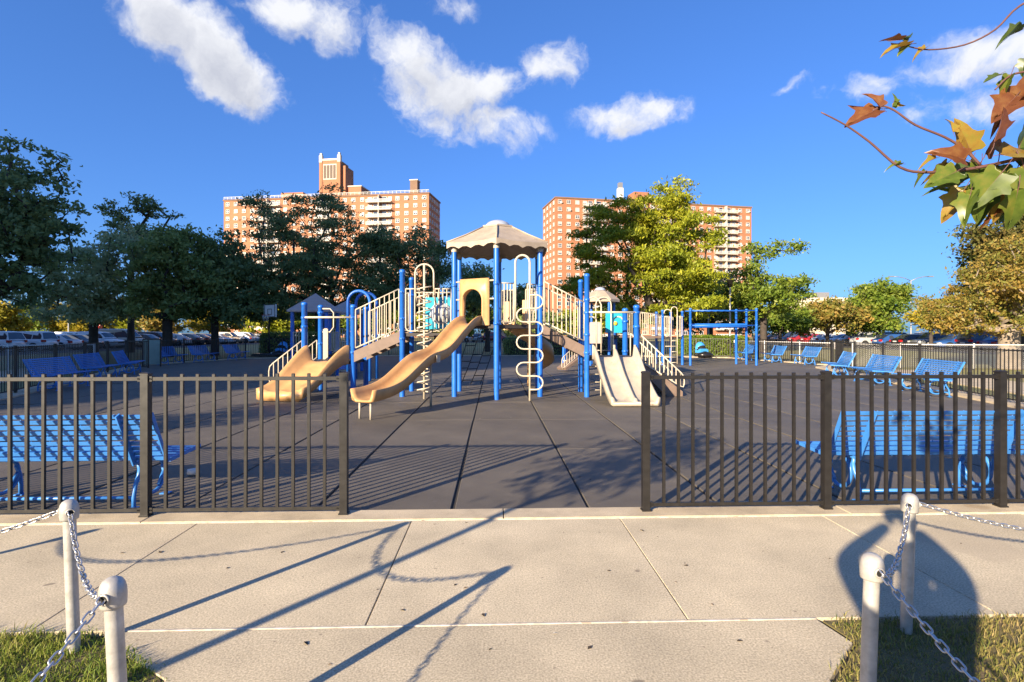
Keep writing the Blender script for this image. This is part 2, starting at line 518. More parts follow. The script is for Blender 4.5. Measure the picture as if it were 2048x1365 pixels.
FENCE_L = [(-12.0, 11.5), (-18.4, 26.3), (-16.6, 33.0), (-9.0, 37.0)]
FENCE_B = [(-9.0, 37.0), (8.5, 37.0), (14.0, 34.0)]
poly = [tuple(site(-9.5, 4.80)[:2]), tuple(site(9.5, 4.80)[:2]), (11.0, 11.0), (14.2, 24.2), (16.0, 26.0), (14.0, 34.0), (8.5, 37.0), (-9.0, 37.0), (-16.6, 33.0), (-18.4, 26.3), (-12.0, 11.5)]
mb = MB(); mb.prism(poly, -.045, -.016)
playground = tag(part('playground', mb, M['rubber'], None), kind='structure')
# rubber mats, each its own piece with a recessed joint
TU, TV, GAP = 1.24, 2.48, .014
tile = MB(); tile.bevbox(.016, TU - .016, .002, TV - .002, -.014, 0, .005)
tile_me = tile.mesh('rubber_tile', M['rubber'])
def inside(p, pg):
    c = False
    for i in range(len(pg)):
        a, b = pg[i], pg[i - 1]
        if (a[1] > p[1]) != (b[1] > p[1]) and p[0] < (b[0] - a[0]) * (p[1] - a[1]) / (b[1] - a[1]) + a[0]:
            c = not c
    return c
rnd = random.Random(3)
for i in range(-11, 11):
    for j in range(0, 7):
        u = -.38 + i * TU
        v = 4.80 + j * TV
        pts = [site(u + du, v + dv) for du in (.02, TU - .02) for dv in (.02, TV - .02)]
        if all(inside(p, poly) for p in pts) and abs(pts[0].x) < pts[0].y * 1.05 + 3:
            o = link('rubber_tile', tile_me, playground, site(u + rnd.uniform(-.005, .005), v, rnd.uniform(-.0012, .0012)))
            o.rotation_euler = (rnd.uniform(-.0008, .0008), rnd.uniform(-.0008, .0008), SITE + rnd.uniform(-.0012, .0012))

for i in range(-10, 11):
    u = -.38 + i * TU
    mb = MB(); v1 = 4.80 + 7 * TV
    a_ = max(0.0, (abs(u) - 8.5)) * 3
    P_ = [site(u - .021, 4.80 + a_), site(u + .021, 4.80 + a_), site(u + .021, v1), site(u - .021, v1)]
    mb.prism([tuple(p[:2]) for p in P_], -.0158, -.0132)
    part('joint', mb, M['gap'], playground)
# concrete path: slabs, kerb and white joint strips, each a piece
mb = MB(); mb.prism([tuple(site(-30, -6)[:2]), tuple(site(30, -6)[:2]), tuple(site(30, 4.79)[:2]), tuple(site(-30, 4.79)[:2])], -.048, -.03)
sidewalk = tag(part('sidewalk', mb, M['gap'], None), kind='structure')
def slab(poly_uv, m, name='slab', z1=0.0):
    P = [site(*p) for p in poly_uv]
    c = sum(P, Vector()) / len(P)
    mb = MB()
    n = len(P); b = .004
    ins = [p + (c - p).normalized() * b for p in P]
    vs = [(p.x, p.y, -.03) for p in P] + [(p.x, p.y, z1 - b) for p in P] + [(p.x, p.y, z1) for p in ins]
    fs = [tuple(2 * n + k for k in range(n))]
    for k in range(n):
        k2 = (k + 1) % n
        fs += [(k, k2, n + k2, n + k), (n + k, n + k2, 2 * n + k2, 2 * n + k)]
    mb.add(vs, fs)
    return part(name, mb, m, sidewalk)
us = [-.705 + 1.785 * k for k in range(-5, 6)]
for a, b in zip(us[:-1], us[1:]):
    slab([(a + .0035, 2.916), (b - .0035, 2.916), (b - .0035, 4.537), (a + .0035, 4.537)], M['concrete'])
for k in range(-5, 6):
    a, b = .08 + 3.05 * k, .08 + 3.05 * (k + 1)
    slab([(a + .004, 4.550), (b - .004, 4.550), (b - .004, 4.788), (a + .004, 4.788)], M['kerb'], 'kerb', .012)
slab([(-20, 4.539), (20, 4.539), (20, 4.549), (-20, 4.549)], M['joint'], 'joint_strip', .004)
slab([(-2.05, 2.903), (1.80, 2.903), (1.80, 2.914), (-2.05, 2.914)], M['joint'], 'joint_strip', .004)
slab([(-1.52, 2.5), (-1.2, 1.5), (1.28, 1.5), (1.55, 2.40), (1.85, 2.68), (1.80, 2.90), (-2.08, 2.90), (-1.84, 2.70)], M['concrete'])
slab([(-1.2, 1.49), (-1.2, -3), (1.28, -3), (1.28, 1.49)], M['concrete'])

# grass verge soil sheets either side of the path
def sheet(name, P, z, m):
    mb = MB(); mb.add([(p[0], p[1], z) for p in P], [tuple(range(len(P)))])
    return tag(part(name, mb, m, None), kind='structure')
def flat(P): return [tuple(site(*p)[:2]) for p in P]
VERGE_L = flat([(-14, 2.895), (-2.2, 2.895), (-1.80, 2.69), (-1.54, 2.5), (-1.23, 1.5), (-1.23, -2.9), (-14, -2.9)])
VERGE_R = flat([(1.83, 2.895), (1.88, 2.68), (1.57, 2.39), (1.31, 1.5), (1.31, -2.9), (14, -2.9), (14, 2.895)])
def verge(name, P):
    # ground sheet kept as a simple strip lying just under the path level
    mb = MB(); mb.prism(P[::-1] if name.endswith('x') else P, -.029, -.006)
    return tag(part(name, mb, M['soil'], None), kind='structure')
verge('verge', VERGE_L); verge('verge', VERGE_R)

def grass_patch(name, P, n, label, m, box, seed, hmin=.03, hmax=.09):
    rng = np.random.default_rng(seed)
    x0, x1, y0, y1 = box
    pts = rng.uniform((x0, y0), (x1, y1), (n * 2, 2))
    cl = rng.uniform((x0, y0), (x1, y1), (260, 2))
    keep = []
    for p in pts:
        if inside(p, P): keep.append(p)
        if len(keep) >= n: break
    p = np.array(keep); k = len(p)
    d = np.min(((p[:, None, :] - cl[None, :, :]) ** 2).sum(2), axis=1) ** .5
    hgt = rng.uniform(hmin, hmax, k) * np.clip(1.35 - d * 6, .35, 1.3)
    a = rng.uniform(0, 2 * PI, k); w = rng.uniform(.0015, .0035, k)
    lean = rng.uniform(.2, 1.1, k) * hgt; la = rng.uniform(0, 2 * PI, k)
    p = p + rng.normal(0, .028, p.shape)
    base = np.stack([p[:, 0], p[:, 1], np.full(k, -.008)], 1)
    side = np.stack([np.cos(a) * w, np.sin(a) * w, np.zeros(k)], 1)
    mid = base + np.stack([np.cos(la) * lean * .3, np.sin(la) * lean * .3, hgt * .6], 1)
    tip = base + np.stack([np.cos(la) * lean, np.sin(la) * lean, hgt * .95], 1)
    V = np.stack([base - side, base + side, mid + side * .8, mid - side * .8, tip], 1).reshape(-1, 3)
    i = np.arange(k) * 5
    me = bpy.data.meshes.new(name)
    q = np.stack([i, i + 1, i + 2, i + 3], 1); t = np.stack([i + 3, i + 2, i + 4], 1)
    fill_mesh(me, V, [q, t], m)
    o = link(name, me)
    return tag(o, label, 'grass', kind='stuff')


def fill_mesh(me, V, polys, m, smooth=False):
    loops = np.concatenate([p.ravel() for p in polys]).astype(np.int32)
    tot = np.concatenate([np.full(len(p), p.shape[1]) for p in polys]).astype(np.int32)
    st = np.concatenate([[0], np.cumsum(tot)[:-1]]).astype(np.int32)
    me.vertices.add(len(V)); me.vertices.foreach_set('co', V.astype(np.float32).ravel())
    me.loops.add(len(loops)); me.loops.foreach_set('vertex_index', loops)
    me.polygons.add(len(tot)); me.polygons.foreach_set('loop_start', st)
    me.materials.append(m)
    if smooth: me.polygons.foreach_set('use_smooth', np.ones(len(tot), bool))
    me.update(calc_edges=True); me.validate()


grass_patch('grass', VERGE_L, 34000, 'green grass verge left of the concrete path', M['grass'], (-4.2, -1.2, 1.3, 2.92), 1, .018, .058)
grass_patch('grass', VERGE_R, 30000, 'patchy dry grass verge right of the concrete path', M['grass_dry'], (1.25, 4.4, 1.3, 3.0), 2, .014, .046)

# parking lots and lawn paths
for x0, x1, y0, y1 in ((-75, -36.5, 34, 112), (36.5, 75, 34, 112), (-36, 36, 88, 104)):
    mb = MB(); mb.prism([(x0, y0), (x1, y0), (x1, y1), (x0, y1)], -.049, -.03)
    tag(part('parking_lot', mb, M['asphalt'], None), kind='structure')

for P_ in ([(-14.0, 11.2), (-20.6, 26.6), (-23.0, 25.8), (-16.6, 10.2)], [(12.6, 10.6), (15.9, 23.6), (18.0, 23.0), (15.0, 10.0)]):
    mb = MB(); mb.prism(P_ if P_[0][0] < 0 else P_[::-1], -.049, -.02)
    tag(part('path', mb, M['kerb'], None), kind='structure')

# pale kerb band round the playground under the perimeter fence
def offset_band(path, w, z0, z1, name, m):
    mb = MB()
    for a, b in zip(path[:-1], path[1:]):
        a_, b_ = Vector((*a, 0)), Vector((*b, 0))
        d = (b_ - a_).normalized(); s = Vector((-d.y, d.x, 0)) * w / 2
        mb.prism([(p.x, p.y) for p in (a_ - s - d * .0, b_ - s, b_ + s, a_ + s)], z0, z1)
        z0 += .0015; z1 += .0015
    return tag(part(name, mb, m, None), kind='structure')
FENCE_R1 = [(9.3, 4.95), (11.0, 11.0), (14.2, 24.2)]
FENCE_R2 = [(16.0, 26.0), (14.0, 34.0)]
offset_band([(-9.3, 4.55), (-12.0, 11.5), (-18.4, 26.3), (-16.6, 33.0), (-9.0, 37.0), (8.5, 37.0), (14.0, 34.0), (16.0, 26.0), (14.2, 24.2), (11.0, 11.0), (9.4, 5.1)], .62, -.04, .022, 'kerb', M['kerb'])

# ------------------------------------------------------------------ fences
def fence_run(path, label, pickets_as_parts, panel=2.4, space=.14, h=1.22, name='picket_fence', pick_w=.017, post_w=.062):
    base = thing(name, (path[0][0], path[0][1], .02), label, 'fence')
    ox, oy = path[0]
    pk = MB(); pk.box(-pick_w / 2, pick_w / 2, -pick_w / 2, pick_w / 2, .07, h)
    pk_me = pk.mesh('picket', M['black'])
    po = MB(); po.box(-post_w / 2, post_w / 2, -post_w / 2, post_w / 2, -.02, h + .005)
    po.bevbox(-post_w / 2 - .004, post_w / 2 + .004, -post_w / 2 - .004, post_w / 2 + .004, h + .005, h + .03, .012)
    po_me = po.mesh('post', M['black'])
    allp = MB()
    for (x0, y0), (x1, y1) in zip(path[:-1], path[1:]):
        L = math.hypot(x1 - x0, y1 - y0); dx, dy = (x1 - x0) / L, (y1 - y0) / L
        ang = math.atan2(dy, dx)
        k = max(1, round(L / panel)); pl = L / k
        for i in range(k + 1):
            o = link('post', po_me, base, (x0 + dx * pl * i - ox, y0 + dy * pl * i - oy, 0)); o.rotation_euler.z = ang
        for i in range(k):
            a, b = pl * i + post_w / 2, pl * (i + 1) - post_w / 2
            for z in (.085, h - .035):
                mb = MB(); mb.beam((x0 + dx * a - ox, y0 + dy * a - oy, z), (x0 + dx * b - ox, y0 + dy * b - oy, z), .03, .028)
                part('rail', mb, M['black'], base)
            npk = max(1, round((b - a) / space) - 1)
            for j in range(npk):
                t = a + (b - a) * (j + 1) / (npk + 1)
                p = (x0 + dx * t - ox, y0 + dy * t - oy, 0)
                if pickets_as_parts:
                    o = link('picket', pk_me, base, p); o.rotation_euler.z = ang
                else:
                    allp.obox((p[0], p[1], (h + .07) / 2), Vector((dx, dy, 0)) * pick_w / 2, Vector((-dy, dx, 0)) * pick_w / 2, (0, 0, (h - .07) / 2))
    if allp.v:
        tag(part('pickets', allp, M['black'], base), kind='stuff')
    return base

def near_fence(us_, label):
    f = thing('picket_fence', site(us_[0], 4.70, .012), label, 'fence', rz=SITE)
    pk = MB(); pk.box(-.012, .012, -.012, .012, .035, 1.225); pk.bevbox(-.0125, .0125, -.0125, .0125, 1.225, 1.232, .004)
    pk_me = pk.mesh('picket', M['black'])
    po = MB(); po.box(-.032, .032, -.032, .032, .0, 1.225); po.bevbox(-.036, .036, -.036, .036, 1.225, 1.245, .010)
    po.box(-.04, .04, -.04, .04, -.002, .012)
    po_me = po.mesh('post', M['black'])
    for u in us_:
        link('post', po_me, f, (u - us_[0], 0, 0))
    for a, b in zip(us_[:-1], us_[1:]):
        a, b = a - us_[0] + .032, b - us_[0] - .032
        for z in (.055, 1.19):
            mb = MB()
            mb.box(a, b, -.016, .016, z - .017, z - .013); mb.box(a, b, -.016, -.0125, z - .013, z + .014); mb.box(a, b, .0125, .016, z - .013, z + .014)
            mb.box(a, b, -.0125, .0125, z + .004, z + .0138)
            rail = part('rail', mb, M['black'], f)
            for e, s in ((a, 1), (b, -1)):
                bk = MB()
                bk.box(min(e, e + s * .03), max(e, e + s * .03), -.021, .021, z - .024, z + .021)
                bk.lathe([(0.007, -.027), (.007, .027)], (e + s * .018, 0, z), 8, axis='y')
                part('bracket', bk, M['black'], rail)
        for j in range(11):
            t = a + (b - a) * (j + 1) / 12
            o = link('picket', pk_me, f, (t, 0, random.uniform(-.002, .002)))
            o.rotation_euler = (random.uniform(-.003, .003), random.uniform(-.003, .003), 0)
    return f
near_fence([-6.45, -4.75, -3.02, -1.32], 'black picket fence in front, left of the playground opening')
near_fence([1.353, 3.0, 4.63, 6.28], 'black picket fence in front, right of the playground opening')

fence_run([(-9.3, 4.6), (-12.0, 11.5), (-17.2, 23.6)], 'black picket fence along the left edge behind the three near benches', True)
fence_run([(-18.0, 26.0), (-16.6, 33.0), (-11.0, 36.0)], 'black picket fence at the far left behind three small benches', False)
fence_run([(-8.6, 37.0), (8.5, 37.0), (14.0, 34.0)], 'black picket fence across the far end of the playground', False)
fence_run([(9.4, 5.1), (11.0, 11.0), (13.9, 23.0)], 'black picket fence along the right edge behind the three near benches', True)
fence_run([(15.9, 26.4), (14.0, 34.0)], 'black picket fence at the far right behind three small benches', False)

def chainlink(path, label, h=1.07):
    f = thing('chain_link_fence', (path[0][0], path[0][1], 0), label, 'fence')
    ox, oy = path[0]
    rail, wire = MB(), MB()
    for (x0, y0), (x1, y1) in zip(path[:-1], path[1:]):
        L = math.hypot(x1 - x0, y1 - y0); d = Vector(((x1 - x0) / L, (y1 - y0) / L, 0)); o = Vector((x0 - ox, y0 - oy, 0))
        rail.tube([o + Vector((0, 0, h)), o + d * L + Vector((0, 0, h))], .024, 8)
        k = max(1, round(L / 2.6))
        for i in range(k + 1):
            pm = MB(); p = o + d * (L * i / k)
            pm.lathe([(.034, 0), (.034, h + .03), (.02, h + .06), (0, h + .065)], p, 10)
            part('post', pm, M['white'], f)
        nrm = Vector((-d.y, d.x, 0))
        n = int(L / .085)
        for i in range(n):
            for s in (1, -1):
                a = i * .085; b = a + s * h * .9
                za, zb = .04, h - .01
                if b < 0: zb = za + (zb - za) * a / (a - b); b = 0
                if b > L: zb = za + (zb - za) * (L - a) / (b - a); b = L
                A, B = o + d * a + Vector((0, 0, za)), o + d * b + Vector((0, 0, zb))
                w = (B - A).cross(nrm).normalized() * .004
                nn = nrm * .003
                wire.add([A - w, A + w, B + w, B - w, A + nn, B + nn], [(0, 1, 2, 3), (1, 4, 5, 2), (4, 0, 3, 5)])
    part('top_rail', rail, M['white'], f)
    tag(part('wire_mesh', wire, M['alu'], f), kind='stuff')
    return f
chainlink([(16.2, 25.2), (17.6, 24.0), (26.0, 22.2)], 'chain link fence with white top rail under the rusty tree on the right')
chainlink([(-26.0, 19.2), (-18.6, 23.6)], 'chain link fence with white posts behind the left picket fence')
chainlink([(14.6, 34.8), (16.6, 26.6)], 'chain link fence with white rail behind the small far right benches')

# ------------------------------------------------------------------ bollards and chains
def bollard(x, y, h, lean, label, hang):
    b = thing('bollard', (x, y, -.01), label, 'bollard', 'bollards with chains beside the path')
    b.rotation_euler = (0, lean, 0)
    mb = MB(); mb.lathe([(.0275, -.03), (.0275, h - .085)], n=20)
    part('pole', mb, M['bollard'], b)
    cp = MB()
    cp.lathe([(.030, h - .096), (.0385, h - .095), (.0395, h - .088), (.0415, h - .060), (.041, h - .040), (.037, h - .020), (.029, h - .006), (.016, h + .002), (0, h + .004)], n=24)
    c = part('cap', cp, M['bollard'], b)
    for a in hang:
        hl = MB(); d = Vector((math.cos(a), math.sin(a), 0))
        p = d * .0425 + Vector((0, 0, h - .055)); s = Vector((-d.y, d.x, 0))
        ring = [p + s * math.cos(t) * .017 + Vector((0, 0, 1)) * math.sin(t) * .017 + d * .001 for t in np.linspace(0, 2 * PI, 16)[:-1]]
        hl.tube(ring, .004, 6, closed=True)
        o_ = len(hl.v); hl.v += [tuple(q + d * .0005) for q in ring]; hl.f.append(tuple(range(o_, o_ + 15))); hl.m.append(1); hl.sm.append(False)
        part('chain_hole', hl, [M['bollard'], M['dark']], c)
    return b
BOL = {'fl': ((-2.21, 2.675), .765, -.035), 'nl': ((-1.34, 1.827), .765, -.05), 'fr': ((2.115, 2.845), .745, .03), 'nr': ((1.375, 2.06), .75, .035)}
def dirang(a, b): return math.atan2(b[1] - a[1], b[0] - a[0])
OUT = {'fl': (-4.7, 2.55), 'nl': (-1.33, -.35), 'fr': (4.9, 3.0), 'nr': (1.42, -.3)}
bollard(*BOL['fl'][0], BOL['fl'][1], BOL['fl'][2], 'grey steel bollard with domed cap, farther of the two on the left grass', [dirang(BOL['fl'][0], BOL['nl'][0]), dirang(BOL['fl'][0], OUT['fl'])])
bollard(*BOL['nl'][0], BOL['nl'][1], BOL['nl'][2], 'grey steel bollard with domed cap, nearer of the two on the left', [dirang(BOL['nl'][0], BOL['fl'][0]), dirang(BOL['nl'][0], OUT['nl'])])
bollard(*BOL['fr'][0], BOL['fr'][1], BOL['fr'][2], 'grey steel bollard with domed cap, farther of the two on the right grass', [dirang(BOL['fr'][0], BOL['nr'][0]), dirang(BOL['fr'][0], OUT['fr'])])
bollard(*BOL['nr'][0], BOL['nr'][1], BOL['nr'][2], 'grey steel bollard with domed cap, nearer of the two on the right', [dirang(BOL['nr'][0], BOL['fr'][0]), dirang(BOL['nr'][0], OUT['nr'])])
lk = MB()
def oval(Lh, w, n=18):
    pts = []
    for t in np.linspace(0, 2 * PI, n + 1)[:-1]:
        c, s = math.cos(t), math.sin(t)
        pts.append(Vector((math.copysign(Lh - w, c) * (1 if abs(c) > .25 else abs(c) / .25) + w * c, w * s, 0)))
    return pts
lk.tube(oval(.021, .0105), .0036, 6, closed=True)
link_me = lk.mesh('chain_link', M['chain'])
def chain(a, za, b, zb, sag, label):
    A, B = Vector((*a, za)), Vector((*b, zb))
    d = B - A; d.z = 0; d.normalize()
    A = A + d * .046; B = B - d * .046
    t = thing('chain', A, label, 'chain', 'chains between the bollards')
    N = 400
    pts = [A.lerp(B, i / N) - Vector((0, 0, sag * 4 * (i / N) * (1 - i / N))) for i in range(N + 1)]
    acc, nxt, k = 0.0, 0.0, 0
    pitch = .034
    for i in range(N):
        seg = (pts[i + 1] - pts[i]).length
        while nxt <= acc + seg:
            p = pts[i].lerp(pts[i + 1], (nxt - acc) / seg)
            tg = (pts[i + 1] - pts[i]).normalized()
            o = link('chain_link', link_me, t, p - A)
            q = tg.to_track_quat('X', 'Z')
            roll = Matrix.Rotation((PI / 4 if k % 2 else -PI / 4) + random.uniform(-.15, .15), 4, 'X')
            o.rotation_euler = (q.to_matrix().to_4x4() @ roll).to_euler()
            k += 1; nxt += pitch
        acc += seg
zt = .70
def P2(k): 
    (x, y), h, lean = BOL[k]
    return (x + math.sin(lean) * h, y)
chain(P2('fl'), .70, P2('nl'), .705, .17, 'steel chain sagging between the two left bollards')
chain(P2('fl'), .70, OUT['fl'], .66, .22, 'steel chain running off to the left from the far left bollard')
chain(P2('nl'), .705, OUT['nl'], .70, .26, 'steel chain hanging from the near left bollard towards the viewer')
chain(P2('fr'), .685, P2('nr'), .69, .17, 'steel chain sagging between the two right bollards')
chain(P2('fr'), .685, OUT['fr'], .62, .20, 'steel chain running off to the right from the far right bollard')
chain(P2('nr'), .69, OUT['nr'], .70, .26, 'steel chain hanging from the near right bollard towards the viewer')
for k, lab in (('fl', 'grey bollard outside the picture on the left'), ('fr', 'grey bollard outside the picture on the right'), ('nl', 'grey bollard behind the viewer on the left'), ('nr', 'grey bollard behind the viewer on the right')):
    bollard(*OUT[k], .75, 0, lab, [dirang(OUT[k], BOL[k][0])])

# ------------------------------------------------------------------ benches
def make_bench():
    L, rx = 1.95, .70
    b = thing('park_bench', (0, 0, 0), 'blue', 'bench')
    p0, p1 = Vector((0, -.19, .43)), Vector((0, -.42, .88))       # foot and top of the backrest
    up = (p1 - p0).normalized(); nr = Vector((0, up.z, -up.y))
    sl = MB(); sl.obox((0, 0, 0), (L / 2 - .012, 0, 0), up * .0175, nr * .005)
    me = sl.mesh('back_slat', M['bench'])
    n = 9
    for i in range(n):
        link('back_slat', me, b, p0 + (p1 - p0) * (i + .35) / (n - .3))
    s0, s1 = Vector((0, -.165, .425)), Vector((0, .33, .45))
    f = (s1 - s0).normalized(); sn = Vector((0, -f.z, f.y))
    sl = MB(); sl.obox((0, 0, 0), (L / 2 - .012, 0, 0), f * .0175, sn * .005)
    me = sl.mesh('seat_slat', M['bench'])
    for i in range(9):
        link('seat_slat', me, b, s0 + (s1 - s0) * (i + .3) / 8.6)
    for x in (-L / 2, L / 2):
        e = MB()
        e.beam((x, p0.y + .0, p0.z - .02), (x, p1.y, p1.z + .01), .012, .04)
        e.beam((x, s0.y + .01, s0.z), (x, s1.y + .02, s1.z), .012, .034)
        part('end_bar', e, M['bench'], b)
    for k in range(1, 12):
        t = MB()
        x = -L / 2 + L * k / 12
        t.tube([Vector((x, p0.y, p0.z)) + nr * .009, Vector((x, p1.y, p1.z)) + nr * .009], .0035, 5)
        t.tube([Vector((x, s0.y, s0.z)) - sn * .009, Vector((x, s1.y, s1.z)) - sn * .009], .0035, 5)
        part('tie_rod', t, M['bench'], b)
    for x in (-rx, rx):
        g = MB()
        g.beam((x, p0.y - .03, p0.z - .03), (x, p1.y - .025, p1.z), .014, .055)
        g.beam((x, p0.y - .02, .405), (x, s1.y - .02, .428), .03, .03)
        part('back_support', g, M['bench'], b)
        g = MB()
        c, r = Vector((x, .045, .235)), .165
        g.tube([c + Vector((0, r * math.cos(a), r * math.sin(a))) for a in np.linspace(0, 2 * PI, 25)[:-1]], .019, 8, closed=True)
        g.tube([(x, -.17, .41), (x, -.15, .34), (x, -.165, .28), (x, -.215, .2), (x, -.235, .1), (x, -.235, .005)], .019, 8)
        g.tube([(x, .185, .30), (x, .225, .2), (x, .235, .1), (x, .235, .005)], .019, 8)
        g.tube([(x, .20, .23), (x, .12, .12)], .016, 8)
        for y in (-.235, .235):
            g.bevbox(x - .04, x + .04, y - .04, y + .04, 0, .012, .004)
        part('leg', g, M['bench'], b)
    g = MB(); g.tube([(-rx, -.232, .10), (rx, -.232, .10)], .016, 8)
    part('stretcher', g, M['bench'], b)
    return b
bench0 = make_bench()
def front(nx, ny): return math.atan2(ny, nx) - PI / 2
nl = front(.98, .19); nfl = front(.966, -.26); nrr = front(-.972, .235); nfr = front(-.97, -.243)
BENCH = [((-4.14, 5.02), SITE, 'blue slat bench seen from behind through the left front fence', None),
         ((3.98, 5.28), SITE, 'blue slat bench seen from behind through the right front fence', None),
         ((-12.85, 15.2), nl, 'blue slat bench by the left fence, nearest and largest of its three', 'benches along the left fence'),
         ((-14.2, 18.3), front(.945, .33), 'blue slat bench by the left fence, middle one of its three', 'benches along the left fence'),
         ((-15.05, 20.9), front(.89, .45), 'blue slat bench by the left fence, farthest of its three beside the gate', 'benches along the left fence'),
         ((-17.5, 27.2), front(.99, .10), 'small blue bench at the far left, left one of its three', 'benches at the far left'),
         ((-17.05, 29.4), front(.99, .10), 'small blue bench at the far left, middle one of its three', 'benches at the far left'),
         ((-16.45, 31.7), front(.99, .10), 'small blue bench at the far left, right one of its three', 'benches at the far left'),
         ((10.8, 13.9), nrr, 'blue slat bench by the right fence, nearest and largest of its three', 'benches along the right fence'),
         ((11.4, 16.8), nrr, 'blue slat bench by the right fence, middle one of its three', 'benches along the right fence'),
         ((12.0, 19.6), front(-.93, .37), 'blue slat bench by the right fence, farthest of its three', 'benches along the right fence'),
         ((13.75, 31.4), front(-.985, .17), 'small blue bench at the far right, left one of its three', 'benches at the far right'),
         ((14.3, 29.1), front(-.985, .17), 'small blue bench at the far right, middle one of its three', 'benches at the far right'),
         ((14.85, 26.9), front(-.985, .17), 'small blue bench at the far right, right one of its three', 'benches at the far right')]
for i, (p, rz, lab, grp) in enumerate(BENCH):
    o = bench0 if i == 0 else copy_tree(bench0)
    o.location = (p[0], p[1], .003); o.rotation_euler.z = rz
    tag(o, lab, 'bench', grp)

# ------------------------------------------------------------------ main play structure
HX, HY, HR = -.37, 13.90, 1.24
play = thing('play_structure', (HX, HY, 0), 'large blue and tan play structure with hexagonal canopy tower and slides in the middle', 'play structure')
def hexp(k, r=HR): 
    a = R(-90 + 60 * k)
    return (HX + r * math.cos(a), HY + r * math.sin(a))

def post(parent, x, y, top, r=.066, cap='dome', collars=(), zb=-.01):
    mb = MB()
    if cap == 'dome':
        pr = [(r, zb), (r, top - .09), (r * 1.12, top - .085), (r * 1.14, top - .05), (r * .98, top - .02), (r * .6, top - .004), (0, top)]
    else:
        pr = [(r, zb), (r, top)]
    mb.lathe(pr, (x, y, 0), 16)
    p = part('post', mb, M['blue'], parent, True)
    for z in collars:
        c = MB(); c.lathe([(r, z - .035), (r * 1.16, z - .033), (r * 1.16, z + .033), (r, z + .035)], (x, y, 0), 16)
        c.obox((x, y - r * 1.2, z), (.012, 0, 0), (0, .012, 0), (0, 0, .02))
        part('collar', c, M['blue'], p, True)
    if cap == 'white':
        c = MB(); c.lathe([(r * 1.18, top - .10), (r * 1.18, top + .02), (r * .8, top + .06), (0, top + .06)], (x, y, 0), 16)
        part('cap', c, M['ivory'], p, True)
    return p

def railing(parent, a, b, n, za, zb=None, r=.0165, rb=.0135, h=None, round_end=None, m='cream'):
    """a,b: (x,y); za=(bottom,top) at a; zb the same at b"""
    zb = zb or za
    A0, A1, B0, B1 = Vector((*a, za[0])), Vector((*a, za[1])), Vector((*b, zb[0])), Vector((*b, zb[1]))
    mb = MB()
    d = (B0 - A0); dl = d.normalized()
    c = .09
    if round_end == 'all':
        path = [A1, A0 + Vector((0, 0, c)), A0 + Vector((0, 0, c * .3)) + dl * c * .3, A0 + dl * c, B0 - dl * c, B0 + Vector((0, 0, c * .3)) - dl * c * .3, B0 + Vector((0, 0, c)), B1]
        mb.tube(path, r, 8); mb.tube([A1, B1], r, 8)
    elif round_end == 'b':
        e = (B1 - A1).normalized()
        path = [A1, B1 - e * .12, B1 - e * .03 - Vector((0, 0, .02)), B1 - Vector((0, 0, .12)), B0 + Vector((0, 0, .12)), B0 + Vector((0, 0, .02)) - dl * .03, B0 - dl * .12, A0]
        mb.tube(path, r, 8); mb.tube([A0, A1], r, 8)
    else:
        mb.tube([A1, B1], r, 8); mb.tube([A0, B0], r, 8); mb.tube([A0, A1], r, 8); mb.tube([B0, B1], r, 8)
    rail = part('railing', mb, M[m], parent, True)
    hh = za[1] - za[0]
    bal = MB(); bal.tube([(0, 0, 0), (0, 0, hh)], rb, 6, cap=False)
    me = bal.mesh('baluster', M[m])
    off_ = parent.location
    for k in range(1, n + 1):
        t = k / (n + 1)
        o = link('baluster', me, rail, A0.lerp(B0, t) - off_)
        zt_ = za[1] + (zb[1] - za[1]) * t - (za[0] + (zb[0] - za[0]) * t)
        o.scale.z = zt_ / hh
    return rail

# hexagonal canopy tower
DK = 1.80
for k in range(6):
    x, y = hexp(k)
    post(play, x, y, 3.72, cap='white', collars=(DK + .02, 2.78))
mb = MB(); mb.prism([hexp(k, HR - .03) for k in range(6)], DK - .09, DK)
part('deck', mb, M['deck'], play, True)
mb = MB()
er, tr, ez, tz = 1.45, .40, 3.84, 4.34
V, F = [], []
outer, inner, val = [], [], []
NS = 12
for k in range(6):
    a0, a1 = Vector((*hexp(k, er), ez)), Vector((*hexp(k + 1, er), ez))
    b0, b1 = Vector((*hexp(k, tr), tz)), Vector((*hexp(k + 1, tr), tz))
    base = len(V)
    for j in range(NS + 1):
        t = j / NS
        e = a0.lerp(a1, t); e.z -= .035 * math.sin(PI * t)
        drop = .115 + .035 * math.cos(2 * PI * t * 4)
        V += [b0.lerp(b1, t), b0.lerp(b1, t).lerp(e, .5) - Vector((0, 0, .025)), e, e - Vector((0, 0, drop)), e - Vector((0, 0, drop)) + (Vector((HX, HY, e.z)) - e).normalized() * .012]
    for j in range(NS):
        for q in range(4):
            i0 = base + j * 5 + q; i1 = i0 + 5
            F.append((i0, i0 + 1, i1 + 1, i1))
mb.add(V, F, 0, False)
roof = part('canopy_roof', mb, M['canvas'], play, True)
for k in range(6):
    mb = MB()
    mb.tube([Vector((*hexp(k, er), ez + .012)), Vector((*hexp(k, (er + tr) / 2), (ez + tz) / 2 - .006)), Vector((*hexp(k, tr), tz + .012))], .018, 6)
    mb.tube([Vector((*hexp(k, HR), 3.74)), Vector((*hexp(k, tr), tz - .06))], .02, 6)
    part('roof_rib', mb, M['canvas'], roof, True)
mb = MB(); mb.prism([hexp(k, .44) for k in range(6)], tz - .01, tz + .035)
part('roof_collar', mb, M['canvas'], roof, True)
mb = MB(); mb.lathe([(.34, tz + .035), (.33, tz + .07), (.27, tz + .14), (.16, tz + .19), (0, tz + .205)], (HX, HY, 0), 20)
